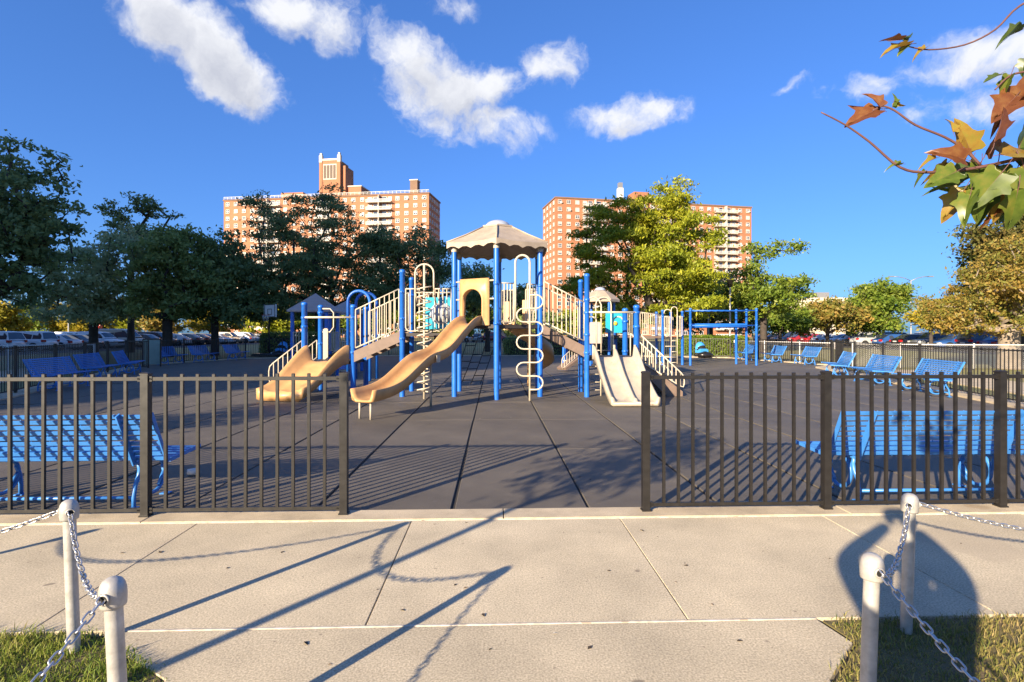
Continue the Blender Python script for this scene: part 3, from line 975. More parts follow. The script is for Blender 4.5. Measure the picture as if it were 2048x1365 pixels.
part('roof_dome', mb, M['bubble'], roof, True)

# slide hood between front-left posts
F0, F1 = Vector((*hexp(0), 0)), Vector((*hexp(5), 0))       # front post, left-front post
fm = (F0 + F1) / 2
fd = (F0 - F1).normalized(); fn = Vector((-.5, -.866, 0))
def hood():
    mb = MB()
    w, zb, zt_ = .43, DK - .02, 2.92
    ow, oh = .31, .90
    N = 16
    arch = []
    for i in range(N + 1):
        a = PI - PI * i / N
        arch.append((ow * math.cos(a), zb + oh - ow * .92 + ow * .92 * math.sin(a)))
    inn = [(-ow, zb)] + arch + [(ow, zb)]
    outp = []
    for (x, z) in inn:
        if z <= zb + 1e-6: outp.append((math.copysign(w, x), zb)); continue
        a = math.atan2(z - (zb + .45), x)
        sx, sz = math.cos(a), math.sin(a)
        t = min(w / abs(sx) if abs(sx) > 1e-6 else 9, (zt_ - zb - .45) / sz if sz > 1e-6 else 9)
        outp.append((sx * t, zb + .45 + sz * t))
    # make sure the square corners are kept
    def P(x, z, d): return fm + fd * x + Vector((0, 0, z)) + fn * d
    layers = [[P(x, z, .00) for x, z in outp], [P(x, z, .05) for x, z in outp],
              [P(x * 1.0 + 0 * x, z, .05) for x, z in [(x + (X - x) * .45, z + (Z - z) * .45) for (x, z), (X, Z) in zip(inn, outp)]],
              [P(x * 1.02, z + .01 if z > zb else z, .14) for x, z in inn],
              [P(x * .94, z - .02 if z > zb else z, .15) for x, z in inn],
              [P(x * .94, z - .02 if z > zb else z, -.01) for x, z in inn]]
    mb.loft(layers, closed=False, smooth=True)
    return mb
hd = part('slide_hood', hood(), M['tan'], play, True)
for z in (DK + .62, 2.86):
    for s in (-1, 1):
        mb = MB(); mb.tube([fm + fd * s * .43 + Vector((0, 0, z)), fm + fd * s * .58 + Vector((0, 0, z))], .022, 8)
        part('hood_clamp', mb, M['ivory'], hd, True)

def channel(frames, w, h, th=.03, flare=.05, lip=.035):
    """U-shaped slide: frames = list of (centre, side vector, up vector)"""
    secs = []
    for c, s, u in frames:
        pr = [(-w / 2 - flare, h), (-w / 2 - flare + .01, h + .012), (-w / 2 - flare + lip, h + .008), (-w / 2 - flare * .4 + lip, h * .6), (-w / 2 + .05, .04), (-w / 2 + .11, .005), (0, 0), (w / 2 - .11, .005), (w / 2 - .05, .04),
              (w / 2 + flare * .4 - lip, h * .6), (w / 2 + flare - lip, h + .008), (w / 2 + flare - .01, h + .012), (w / 2 + flare, h), (w / 2 + .01, .0), (w / 2 - .08, -th), (0, -th), (-w / 2 + .08, -th), (-w / 2 - .01, 0)]
        secs.append([c + s * a + u * b for a, b in pr])
    return MB().loft(secs, closed=True, caps=True)

# wave slide
prof = [(0, 1.80), (.18, 1.79), (.40, 1.70), (.75, 1.47), (1.10, 1.22), (1.38, 1.075), (1.62, 1.01), (1.85, .97), (2.05, .90), (2.35, .73), (2.70, .53), (3.0, .42), (3.30, .365), (3.66, .345)]
def sm(pts, k=4):
    out_ = []
    for i in range(len(pts) - 1):
        p0, p1, p2, p3 = pts[max(i - 1, 0)], pts[i], pts[i + 1], pts[min(i + 2, len(pts) - 1)]
        for j in range(k):
            t = j / k
            out_.append(tuple(.5 * ((2 * b) + (-a + c) * t + (2 * a - 5 * b + 4 * c - d) * t * t + (-a + 3 * b - 3 * c + d) * t ** 3) for a, b, c, d in zip(p0, p1, p2, p3)))
    out_.append(pts[-1])
    return out_
S0 = fm + fn * .05
fr = []
sdv = fd.copy()
pp = sm(prof, 3)
for i, (t, z) in enumerate(pp):
    q0, q1 = pp[max(0, i - 1)], pp[min(len(pp) - 1, i + 1)]
    tg = Vector((q1[0] - q0[0], q1[1] - q0[1], 0)).normalized()
    u = Vector((0, 0, tg.x)) + fn * (-tg.y)
    fr.append((S0 + fn * t + Vector((0, 0, z)), sdv, u))
ws = part('wave_slide', channel(fr, .50, .20), M['tan'], play, True)
for t, s, zt_ in ((3.58, -.14, .33), (3.58, .14, .33)):
    mb = MB(); p = S0 + fn * t + fd * s; mb.tube([p + Vector((0, 0, 0)), p + Vector((0, 0, zt_))], .022, 8)
    part('slide_foot', mb, M['ivory'], ws, True)
mb = MB(); p = S0 + fn * 1.72 + fd * .05
mb.tube([p, p + Vector((0, 0, .97))], .026, 8)
part('slide_leg', mb, M['ivory'], ws, True)
mb = MB(); p = S0 + fn * 1.80 + fd * .318 + Vector((0, 0, 1.05)); mb.obox(p, fn * .06, fd * .008, (0, 0, .075))
part('joint_plate', mb, M['ivory'], ws, True)

# left square deck with teal bubble panel
LD = 1.60
post(play, -2.75, 13.28, 3.19, collars=(1.45, 2.62, LD + .35))
post(play, -2.75, 14.52, 3.12, collars=(1.45, 2.62))
mb = MB(); mb.box(-2.70, -1.50, 13.30, 14.50, LD - .09, LD - .004)
part('deck', mb, M['deck'], play, True)
railing(play, (-2.66, 13.27), (-2.32, 13.27), 2, (1.64, 2.70), round_end='all')
railing(play, (-1.93, 13.27), (-1.53, 13.27), 3, (1.64, 2.70), round_end='all')
railing(play, (-2.66, 14.53), (-1.53, 14.53), 8, (1.64, 2.70), round_end='all')
mb = MB(); mb.bevbox(-2.40, -1.56, -.02, .02, 0, 0, 0) if False else None
mb = MB(); mb.box(-2.35, -1.56, 14.40, 14.44, 1.70, 2.56)
pn = part('play_panel', mb, M['teal'], play, True)
mb = MB(); mb.lathe([(.30, 0), (.30, -.03), (.26, -.045), (.25, -.05), (.2, -.13), (.1, -.18), (0, -.19)], (-1.93, 14.40, 2.12), 22, axis='y')
part('bubble_window', mb, M['bubble'], pn, True)

# corkscrew climber
mb = MB()
cx, cy = -2.12, 12.80
mb.tube([(cx, cy, 0), (cx, cy, 3.27)], .027, 10)
mb.tube([(cx - .22, 13.2, 2.30), (cx - .22, cy + .2, 2.45), (cx - .22, cy + .02, 2.6), (cx - .22, cy, 3.0)] + [(cx + .005 - .225 * math.cos(a), cy, 3.04 + .22 * math.sin(a)) for a in np.linspace(0, PI, 9)] + [(cx + .23, cy, 3.0), (cx + .23, cy + .02, 2.6), (cx + .23, cy + .2, 2.45), (cx + .23, 13.2, 2.30)], .021, 8)
cork = part('corkscrew_climber', mb, M['cream'], play, True)
mb = MB()
turns, z0, z1 = 14, .12, 2.72
mb.tube([(cx + .165 * math.cos(2 * PI * turns * t), cy + .165 * math.sin(2 * PI * turns * t), z0 + (z1 - z0) * t) for t in np.linspace(0, 1, turns * 16)], .017, 7)
part('coil', mb, M['cream'], cork, True)

# serpentine climber on the front-right face
fn2 = Vector((.5, -.866, 0)); fd2 = Vector((.866, .5, 0))
sp = Vector((.42, 12.48, 0))
mb = MB()
topc = sp + Vector((-.17, .02, 0))
mb.tube([sp, sp + Vector((0, 0, 3.24))] + [topc + Vector((.17 * math.cos(a), 0, 3.26 + .17 * math.sin(a))) for a in np.linspace(0.1, PI, 9)] + [topc + Vector((-.17, .05, 3.0)), topc + Vector((-.17, .12, 2.4)), topc + Vector((-.17, .30, 1.86))], .026, 10)
serp = part('serpentine_climber', mb, M['cream'], play, True)
path = []
zs = [2.49 - .318 * i for i in range(8)]
rr = .159
for i in range(7):
    zc = (zs[i] + zs[i + 1]) / 2
    s = 1 if i % 2 == 0 else -1
    ext = .15
    if i == 0: path.append(sp + Vector((0, -.02, zs[0])))
    for a in np.linspace(PI / 2, -PI / 2, 9):
        path.append(sp + Vector((s * (ext + rr * math.cos(a)), -.02, zc + rr * math.sin(a))))
path.append(sp + Vector((0, -.02, zs[-1])))
mb = MB(); mb.tube(path, .019, 8)
part('serpentine_rod', mb, M['cream'], serp, True)
f2a, f2b = Vector((*hexp(0), 0)), Vector((*hexp(1), 0))
def on2(t): p = f2a.lerp(f2b, t); return (p.x, p.y)
railing(play, on2(.10), on2(.38), 3, (1.86, 2.80), round_end='all')
railing(play, on2(.70), on2(.90), 2, (1.86, 2.80), round_end='all')

# right hex side: ramp down to the right deck
RD = 1.0
post(play, 1.865, 13.20, 3.08, collars=(1.10, 2.10, 2.42, 1.55))
post(play, 1.865, 14.40, 3.05, collars=(1.10, 2.42))
def ramp(x0, z0_, x1, z1_, ya, yb, steps):
    for y in (ya, yb):
        mb = MB()
        mb.add([(x0, y - .02, z0_), (x1, y - .02, z1_), (x1, y - .02, z1_ - .28), (x0, y - .02, z0_ - .28), (x0, y + .02, z0_), (x1, y + .02, z1_), (x1, y + .02, z1_ - .28), (x0, y + .02, z0_ - .28)],
               [(0, 1, 2, 3), (7, 6, 5, 4), (0, 4, 5, 1), (3, 2, 6, 7), (0, 3, 7, 4), (1, 5, 6, 2)])
        part('stringer', mb, M['brown'], play, True)
    for i in range(steps):
        t = (i + .5) / steps
        x, z = x0 + (x1 - x0) * t, z0_ + (z1_ - z0_) * t - .1
        w = abs(x1 - x0) / steps * .55
        mb = MB(); mb.box(x - w, x + w, ya + .022, yb - .022, z - .03, z)
        part('step', mb, M['deck'], play, True)
ramp(.74, 1.82, 1.83, 1.26, 13.25, 14.42, 5)
railing(play, (.80, 13.21), (1.80, 13.21), 8, (1.86, 2.88), (1.40, 2.36))
railing(play, (.80, 14.46), (1.80, 14.46), 8, (1.86, 2.88), (1.40, 2.36))
ramp(-2.79, 1.66, -3.98, 1.14, 13.36, 14.50, 5)
railing(play, (-2.84, 13.32), (-3.93, 13.32), 8, (1.70, 2.70), (1.22, 2.18))
railing(play, (-2.84, 14.54), (-3.93, 14.54), 8, (1.70, 2.70), (1.22, 2.18))

# left low deck, posts, wide slide, stairs
post(play, -4.03, 13.45, 2.32, collars=(1.98, 1.10), r=.07)
post(play, -4.03, 14.62, 2.32, collars=(1.1,), r=.07)
post(play, -5.27, 13.45, 2.38, collars=(1.98, 1.75, .95), r=.07)
post(play, -5.27, 14.60, 2.37, collars=(2.15, 1.3), r=.07)
mb = MB(); mb.box(-5.22, -4.08, 13.47, 14.58, .80, .884)
part('deck', mb, M['deck'], play, True)
mb = MB(); mb.tube([(-5.27, 13.40, 1.99), (-4.03, 13.40, 1.99)], .025, 10)
part('bar', mb, M['cream'], play, True)
mb = MB(); mb.tube([(-5.2, 14.56, 2.26), (-5.0, 14.56, 2.26), (-4.9, 14.56, 2.15), (-4.9, 14.56, 1.75), (-5.0, 14.56, 1.62), (-5.2, 14.56, 1.62)], .019, 8)
part('grab_loop', mb, M['cream'], play, True)
def wide_slide():
    secs = []
    top = Vector((-4.65, 13.38, 0)); bot = Vector((-5.36, 12.20, 0))
    pf = sm([(0, .87), (.08, .86), (.25, .74), (.45, .55), (.65, .36), (.82, .255), (1.0, .235)], 3)
    for t, z in pf:
        c = top.lerp(bot, t)
        hw = .55 + .02 * t - .05 * math.sin(PI * t)
        wall = .33 * (1 - t) ** 1.2 + .075 + .05 * math.sin(PI * t)
        s = Vector((1, -.12 * t, 0)).normalized()
        pr = [(-hw, wall), (-hw + .045, wall + .015), (-hw + .09, wall * .75), (-hw + .16, .05), (-hw + .24, .01), (-.18, 0), (0, .015 + .02 * math.sin(t * 9)), (.18, 0), (hw - .24, .01), (hw - .16, .05), (hw - .09, wall * .75), (hw - .045, wall + .015), (hw, wall),
              (hw - .01, -.05), (hw - .1, -.09), (0, -.09), (-hw + .1, -.09), (-hw + .01, -.05)]
        if t > .8:
            k = (t - .8) / .2
            pr = [(a, b if b >= 0 else b - .12 * k) for a, b in pr]
        secs.append([c + s * a + Vector((0, 0, z + b)) for a, b in pr])
    mb = MB().loft(secs, caps=True)
    return mb
part('wide_slide', wide_slide(), M['tan'], play, True)
def stairs(x0, z0_, x1, ya, yb, n):
    for y in (ya, yb):
        mb = MB()
        mb.add([(x0, y - .02, z0_), (x1, y - .02, .12), (x1, y - .02, .0), (x0 + (x1 - x0) * .65, y - .02, .0), (x0, y - .02, z0_ - .26)] + [(x0, y + .02, z0_), (x1, y + .02, .12), (x1, y + .02, .0), (x0 + (x1 - x0) * .65, y + .02, .0), (x0, y + .02, z0_ - .26)],
               [(0, 1, 2, 3, 4), (9, 8, 7, 6, 5), (0, 5, 6, 1), (1, 6, 7, 2), (2, 7, 8, 3), (3, 8, 9, 4), (4, 9, 5, 0)])
        part('stringer', mb, M['brown'], play, True)
    for i in range(n):
        t = (i + .6) / n
        x, z = x0 + (x1 - x0) * t, z0_ * (1 - t) + .02
        w = abs(x1 - x0) / n * .5
        mb = MB(); mb.box(x - w, x + w, ya + .022, yb - .022, z - .03, z)
        part('step', mb, M['deck'], play, True)
stairs(-5.33, .88, -6.25, 13.56, 14.52, 4)
railing(play, (-5.36, 13.52), (-6.2, 13.52), 6, (.92, 1.40), (.30, .74), round_end='b')
railing(play, (-5.36, 14.56), (-6.2, 14.56), 6, (.92, 1.40), (.30, .74), round_end='b')
mb = MB(); mb.bevbox(-5.10, -4.97, 14.30, 14.36, .88, 1.72, .03)
part('side_panel', mb, M['ivory'], play, True)

# right low deck, double slide, stairs
post(play, 3.11, 13.25, 2.30, collars=(2.1, 1.75), r=.072)
post(play, 3.06, 14.35, 2.27, collars=(1.9, 1.1), r=.072)
mb = MB(); mb.box(1.93, 3.05, 13.27, 14.34, RD - .09, RD)
part('deck', mb, M['deck'], play, True)
mb = MB(); mb.tube([(1.865, 13.16, 2.11), (3.11, 13.20, 2.11)], .025, 10)
part('bar', mb, M['cream'], play, True)
def double_slide():
    secs = []
    pf = sm([(0, 1.0), (.06, .99), (.2, .86), (.4, .62), (.6, .40), (.78, .22), (.9, .13), (1.0, .10)], 3)
    for t, z in pf:
        y = 13.14 - 1.72 * t
        xc = 2.54 + .13 * t
        hw = .53
        wall = .10 + .17 * max(0, 1 - t * 2.2) ** 1.2 + .05 * math.sin(PI * min(1, t * 1.05))
        if t > .93: wall = .10
        mid = wall * .75
        pr = [(-hw, wall), (-hw + .03, wall + .01), (-hw + .06, wall - .01), (-hw + .085, .02), (-hw + .12, 0), (-.075, 0), (-.04, .02), (-.03, mid), (0, mid + .008), (.03, mid), (.04, .02), (.075, 0), (hw - .12, 0), (hw - .085, .02), (hw - .06, wall - .01), (hw - .03, wall + .01), (hw, wall),
              (hw, -.06), (hw - .05, -.085), (-hw + .05, -.085), (-hw, -.06)]
        secs.append([Vector((xc + a, y, z + b)) for a, b in pr])
    return MB().loft(secs, caps=True)
dsl = part('double_slide', double_slide(), M['ivory'], play, True)
for x in (2.02, 2.54, 3.05):
    mb = MB(); mb.tube([(x, 13.16, .95), (x, 13.16, 1.30)] , .03, 8)
    part('slide_horn', mb, M['ivory'], dsl, True)
stairs(3.18, .98, 4.30, 13.36, 14.28, 5)
railing(play, (3.20, 13.32), (4.33, 13.32), 10, (.90, 1.58), (.20, .52), round_end='b')
railing(play, (3.20, 14.32), (4.33, 14.32), 10, (.90, 1.58), (.20, .52), round_end='b')
# arched ladder loops at the back of the right deck
for x0 in (2.02, 2.75):
    mb = MB(); mb.tube([(x0, 14.42, .30), (x0, 14.42, 1.9)] + [(x0 + .14 - .14 * math.cos(a), 14.42, 1.9 + .14 * math.sin(a)) for a in np.linspace(0, PI, 7)] + [(x0 + .28, 14.42, 1.0)], .02, 8)
    part('grab_loop', mb, M['cream'], play, True)
mb = MB(); mb.tube([(2.0, 14.38, 1.0), (2.0, 14.38, 2.36), (2.06, 14.38, 2.52), (2.2, 14.38, 2.58), (2.34, 14.38, 2.52), (2.42, 14.38, 2.36), (2.42, 14.38, 1.0)], .022, 8)
part('arch_handle', mb, M['cream'], play, True)
lad = MB(); lad.tube([(1.92, 13.42, 0), (1.92, 13.42, .9)], .018, 8); lad.tube([(2.25, 13.42, 0), (2.25, 13.42, .9)], .018, 8)
lo = part('ladder', lad, M['cream'], play, True)
for i in range(4):
    mb = MB(); mb.tube([(1.92, 13.42, .15 + .2 * i), (2.25, 13.42, .15 + .2 * i)], .016, 8)
    part('rung', mb, M['cream'], lo, True)

# spiral slide behind the tower
def spiral():
    fr = []
    c = Vector((.52, 16.0, 0)); rc = .50
    for t in np.linspace(0, 1, 34):
        a = R(205) + R(235) * t
        z = 1.74 - 1.42 * (t ** .92)
        p = c + Vector((rc * math.cos(a), rc * math.sin(a), z))
        s = Vector((math.cos(a), math.sin(a), 0))
        fr.append((p, -s, (Vector((0, 0, 1)) - s * .18).normalized()))
    return channel(fr, .50, .34, .03, .03)
sps = part('spiral_slide', spiral(), M['tan'], play, True)
mb = MB(); mb.tube([(.52, 16.0, 0), (.52, 16.0, 2.0)], .06, 12)
part('centre_pole', mb, M['tan'], sps, True)
mb = MB()
p = Vector((.17, 14.83, 0)); 
mb.obox((.12, 15.25, DK - .03), (.3, 0, 0), (0, .45, 0), (0, 0, .03))
part('slide_entry', mb, M['tan'], sps, True)
for x, y in ((-.12, 15.75), (.42, 14.98)):
    mb = MB(); mb.obox((x, y, DK + .3), (.03, .1, 0), (-.1, .03, 0), (0, 0, .42))
    part('slide_wall', mb, M['tan'], sps, True)

# chain net climber on the rear-left face
mb = MB()
n0, n1 = Vector((-.75, 15.02, DK - .05)), Vector((-1.42, 16.25, .02))
nd = Vector((.866, .5, 0))
for k in range(4):
    s = -.45 + .3 * k
    pts = [(n0 + nd * s).lerp(n1 + nd * s * 1.1, t) - Vector((0, 0, .12 * math.sin(PI * t))) for t in np.linspace(0, 1, 8)]
    mb.tube(pts, .011, 6)
for j in range(1, 8):
    t = j / 8
    for k in range(3):
        if (j + k) % 4 == 3: continue
        a, b = -.45 + .3 * k, -.45 + .3 * (k + 1)
        pa = (n0 + nd * a).lerp(n1 + nd * a * 1.1, t + .02 * k) - Vector((0, 0, .12 * math.sin(PI * t)))
        pb = (n0 + nd * b).lerp(n1 + nd * b * 1.1, t + .02 * k) - Vector((0, 0, .12 * math.sin(PI * t)))
        mb.tube([pa, pb], .013, 6)
part('chain_net', mb, M['chain_black'], play, True)
# enclosing panels at the rear of the hexagon
r3a, r3b = Vector((*hexp(2), 0)), Vector((*hexp(3), 0))
railing(play, tuple(r3a.lerp(r3b, .62)[:2]), tuple(r3a.lerp(r3b, .93)[:2]), 3, (1.86, 2.80), round_end='all')
railing(play, tuple(r3a.lerp(r3b, .06)[:2]), tuple(r3a.lerp(r3b, .30)[:2]), 2, (1.86, 2.80), round_end='all')
mb = MB(); mb.tube([(.60, 13.42, 1.28), (.66, 13.21, 1.50)], .01, 6)
for x in (.95, 1.12):
    mb.tube([(x, 13.19, 1.40 - (x - .95) * .5), (x, 13.17, 1.60 - (x - .95) * .5)] + [(x + .05 - .05 * math.cos(a), 13.17, 1.62 - (x - .95) * .5 + .05 * math.sin(a)) for a in np.linspace(0, PI, 6)] + [(x + .1, 13.18, 1.36 - (x - .95) * .5)], .011, 6)
part('hook', mb, M['plastic_black'], play, True)

# ------------------------------------------------------------------ toddler play house at left rear
def pyramid_roof(parent, x, y, hw, ze, za, m):
    mb = MB()
    e = hw
    vs = [(x - e, y - e, ze), (x + e, y - e, ze), (x + e, y + e, ze), (x - e, y + e, ze), (x - e, y - e, ze - .06), (x + e, y - e, ze - .06), (x + e, y + e, ze - .06), (x - e, y + e, ze - .06), (x, y, za)]
    mb.add(vs, [(0, 1, 8), (1, 2, 8), (2, 3, 8), (3, 0, 8), (4, 5, 1, 0), (5, 6, 2, 1), (6, 7, 3, 2), (7, 4, 0, 3), (7, 6, 5, 4)])
    rf = part('roof', mb, m, parent, True)
    rb = MB()
    for i in range(1, 6):
        t = i / 6
        for k in range(4):
            a, b, c_ = Vector(vs[k]), Vector(vs[(k + 1) % 4]), Vector(vs[8])
            rb.tube([a.lerp(c_, t), b.lerp(c_, t)], .007, 5)
    part('roof_seam', rb, m, rf, True)
    return rf
tod = thing('toddler_playhouse', (-6.9, 19.3, 0), 'small play house with two mauve pyramid roofs behind the wide tan slide', 'play structure')
for x, y in ((-7.75, 18.7), (-6.55, 18.7), (-7.75, 19.9), (-6.55, 19.9)):
    post(tod, x, y, 2.42, cap='plain', collars=(1.2,))
pyramid_roof(tod, -7.15, 19.3, .74, 2.40, 3.04, M['mauve'])
for x, y in ((-7.35, 21.4), (-6.35, 21.4), (-7.35, 22.4), (-6.35, 22.4)):
    post(tod, x, y, 2.42, cap='plain')
pyramid_roof(tod, -6.85, 21.9, .68, 2.42, 2.92, M['mauve'])
mb = MB(); mb.box(-7.7, -6.6, 18.75, 19.85, .72, .80); part('deck', mb, M['deck'], tod, True)
mb = MB(); mb.box(-7.3, -6.4, 21.45, 22.35, .82, .90); part('deck', mb, M['deck'], tod, True)
railing(tod, (-7.70, 18.66), (-7.2, 18.66), 4, (.95, 1.62), round_end='all')
railing(tod, (-6.50, 18.8), (-6.50, 19.8), 6, (.95, 1.62), round_end='all')
railing(tod, (-6.45, 20.2), (-5.9, 20.2), 4, (.72, 1.62), round_end='all')
railing(tod, (-7.2, 21.35), (-6.45, 21.35), 7, (.95, 1.75), round_end='all')
mb = MB(); mb.tube([(-6.15, 18.9, 0), (-6.15, 18.9, 2.1), (-6.08, 18.9, 2.24), (-5.94, 18.9, 2.24), (-5.87, 18.9, 2.1), (-5.87, 18.9, 0)], .019, 8)
for i in range(5):
    zc = .25 + i * .26
    mb.tube([(-6.15, 18.88, zc)] + [(-5.87 + .1 * math.cos(a), 18.88, zc + .13 + .13 * math.sin(a)) for a in np.linspace(-PI / 2, PI / 2, 7)] + [(-6.15, 18.88, zc + .26)], .016, 7)
part('loop_ladder', mb, M['cream'], tod, True)
for y in (17.6, 18.5):
    mb = MB(); x0, x1 = -5.45, -4.72
    mb.tube([(x0, y, 0), (x0, y, 2.6)] + [((x0 + x1) / 2 - .365 * math.cos(a), y, 2.62 + .37 * math.sin(a)) for a in np.linspace(0, PI, 11)] + [(x1, y, 2.6), (x1, y, 0)], .052, 10)
    part('arch', mb, M['blue'], tod, True)
mb = MB(); mb.box(-5.9, -5.5, 18.1, 18.16, .35, 1.0); part('low_panel', mb, M['blue'], tod, True)
mb = MB(); mb.tube([(-6.2, 18.3, .9), (-5.9, 18.3, 1.05), (-5.6, 18.3, .98), (-5.45, 18.3, .7), (-5.4, 18.3, .35)], .03, 8); part('handle', mb, M['cream'], tod, True)

# ------------------------------------------------------------------ second play structure at right rear
p2 = thing('play_structure', (4.6, 26.6, 0), 'smaller play structure with domed roof, bridge and ladder behind the double slide', 'play structure')
cx, cy, rr2 = 4.42, 26.6, .82
def oct_(k, r): 
    a = R(22.5 + 45 * k - 90)
    return (cx + r * math.cos(a), cy + r * math.sin(a))
for k in range(0, 8, 2):
    post(p2, *oct_(k, rr2), 3.22, cap='white')
mb = MB(); secs = []
for r, z in ((.98, 3.12), (.98, 3.24), (.70, 3.48), (.42, 3.66), (.25, 3.72)):
    secs.append([Vector((*oct_(k, r), z)) for k in range(8)])
mb.loft(secs, smooth=False)
rf = part('canopy_roof', mb, M['canvas'], p2, True)
mb = MB(); mb.lathe([(.27, 3.72), (.25, 3.8), (.16, 3.87), (0, 3.9)], (cx, cy, 0), 16)
part('roof_dome', mb, M['bubble'], rf, True)
mb = MB(); mb.prism([oct_(k, .8) for k in range(8)], 1.28, 1.36); part('deck', mb, M['deck'], p2, True)
mb = MB(); mb.tube([(4.05, 25.6, .75), (4.05, 25.6, 2.9)] + [(4.42 - .37 * math.cos(a), 25.6, 2.95 + .37 * math.sin(a)) for a in np.linspace(0, PI, 9)] + [(4.79, 25.6, 2.9), (4.79, 25.6, .75), (4.05, 25.6, .75)], .028, 8)
part('arch_ladder', mb, M['cream'], p2, True)
mb = MB(); mb.box(4.55, 5.45, 25.75, 25.80, 1.60, 2.62)
pn = part('play_panel', mb, M['teal'], p2, True)
mb = MB(); mb.lathe([(.10, 0), (.10, -.04), (.06, -.07), (0, -.075)], (5.02, 25.75, 2.05), 12, axis='y'); part('knob', mb, M['yellow'], pn, True)
railing(p2, (5.35, 25.9), (6.35, 26.2), 8, (1.52, 2.62))
railing(p2, (6.35, 26.2), (7.48, 26.6), 9, (1.52, 2.62), (1.48, 2.50))
railing(p2, (5.35, 27.2), (7.48, 27.6), 14, (1.52, 2.60))
mb = MB(); mb.beam((5.2, 26.6, 1.42), (7.6, 27.1, 1.38), 1.2, .12); part('bridge_deck', mb, M['brown'], p2, True)
for x, y, t in ((7.52, 26.45, 2.75), (8.55, 26.6, 2.70), (7.52, 27.6, 2.7), (8.3, 27.7, 2.7), (5.35, 27.3, 2.6), (6.4, 27.4, 1.3)):
    post(p2, x, y, t, cap='dome', collars=(2.4,))
mb = MB(); mb.box(7.58, 8.5, 26.5, 27.6, 1.30, 1.38); part('deck', mb, M['deck'], p2, True)
railing(p2, (7.6, 26.42), (7.85, 26.42), 2, (1.42, 2.42), round_end='all')
railing(p2, (8.22, 26.42), (8.48, 26.42), 3, (1.42, 2.42), round_end='all')
railing(p2, (7.6, 27.66), (8.4, 27.66), 6, (1.42, 2.42), round_end='all')
lad = MB()
for x in (7.90, 8.20):
    lad.tube([(x, 26.3, .05), (x, 26.3, 2.75)], .022, 8)
lad.tube([(7.90, 26.3, 2.75)] + [(8.05 - .15 * math.cos(a), 26.3, 2.75 + .14 * math.sin(a)) for a in np.linspace(0, PI, 7)], .022, 8)
lad.tube([(7.55, 26.3, 2.55)] + [(7.72 - .17 * math.cos(a), 26.3, 2.62 + .14 * math.sin(a)) for a in np.linspace(0, PI, 7)], .022, 8)
lo = part('ladder', lad, M['cream'], p2, True)
for i in range(6):
    mb = MB(); mb.tube([(7.6 if i < 4 and i % 2 else 7.9, 26.3, .12 + .27 * i), (8.2, 26.3, .12 + .27 * i)], .018, 6)
    part('rung', mb, M['cream'], lo, True)
stp = MB()
# small stair with cream rails and stub posts between the two structures
railing(p2, (2.95, 22.4), (2.05, 21.8), 7, (.75, 1.30), (.10, .55), round_end='b')
mb = MB(); mb.beam((3.0, 22.6, .72), (2.05, 22.0, .1), .6, .1); part('stringer', mb, M['brown'], p2, True)
for x, y, z in ((2.4, 24.6, 1.0), (2.55, 24.9, 1.2), (3.1, 23.4, 1.3), (3.35, 23.6, 1.35), (3.75, 25.4, 1.4)):
    post(p2, x, y, z, cap='plain')
mb = MB(); mb.tube([(2.3, 23.6, .35), (4.3, 24.4, .35)], .03, 8); part('bar', mb, M['cream'], p2, True)
mb = MB(); mb.bevbox(3.6, 4.2, 24.7, 25.5, 1.1, 2.1, .1); part('rock_panel', mb, M['mauve'], p2, True)

# overhead horizontal ladder
mon = thing('overhead_ladder', (10.4, 26.6, 0), 'blue overhead horizontal ladder on tall posts right of the second play structure', 'climbing frame')
for x, y in ((8.80, 26.15), (12.06, 26.15), (11.55, 27.3), (11.92, 26.95)):
    post(mon, x, y, 2.82, cap='dome', r=.06, collars=(1.97, 2.68))
for y0, z, r in ((26.2, 2.70, .025), (26.95, 2.70, .025)):
    mb = MB(); mb.tube([(8.80, y0, z), (12.06, y0, z)], r, 8); part('top_rail', mb, M['blue'], mon, True)
mb = MB(); mb.box(9.0, 11.75, 26.5, 26.56, 1.84, 2.06); part('beam', mb, M['blue'], mon, True)
mb = MB(); mb.tube([(8.80, 26.2, 1.96), (12.06, 26.3, 1.96)], .035, 8); part('lower_rail', mb, M['blue'], mon, True)
for i in range(9):
    x = 9.1 + .33 * i
    mb = MB(); mb.tube([(x, 26.2, 2.70), (x, 26.95, 2.70)], .018, 6); part('rung', mb, M['blue'], mon, True)

# ------------------------------------------------------------------ small playground things
def rp(px, y): 
    Y = 1.6 * FP / (y - 666)
    return ((px - 1024) / FP * Y, Y)
hoop = thing('basketball_hoop', (-16.3, 35.6, 0), 'portable basketball hoop with white backboard at the far left', 'basketball hoop')
mb = MB(); mb.bevbox(-1.0, .7, -.45, .45, 0, .22, .08); part('base', mb, M['plastic_black'], hoop)
mb = MB(); mb.tube([(0, 0, .2), (0, -.05, 1.6), (.1, -.2, 2.6), (.25, -.5, 3.0)], .05, 8); part('pole', mb, M['black'], hoop)
bb = MB(); bb.obox((.35, -.62, 3.05), (.50, -.25, 0), (.02, .04, 0), (0, 0, .42)); bo = part('backboard', bb, M['white'], hoop)
d = Vector((.9, -.45, 0)).normalized(); nn = Vector((-.45, -.9, 0)).normalized()
mb = MB(); c = Vector((.35, -.62, 3.05)) + nn * .055
for a, b, z0_, z1_ in ((-.5, .5, .38, .42), (-.5, .5, -.42, -.38), (-.5, -.46, -.38, .38), (.46, .5, -.38, .38), (-.2, .2, .1, .13), (-.2, .2, -.25, -.22), (-.2, -.17, -.22, .1), (.17, .2, -.22, .1)):
    mb.obox(c + d * (a + b) / 2 + Vector((0, 0, (z0_ + z1_) / 2)), d * (b - a) / 2, nn * .006, (0, 0, (z1_ - z0_) / 2))
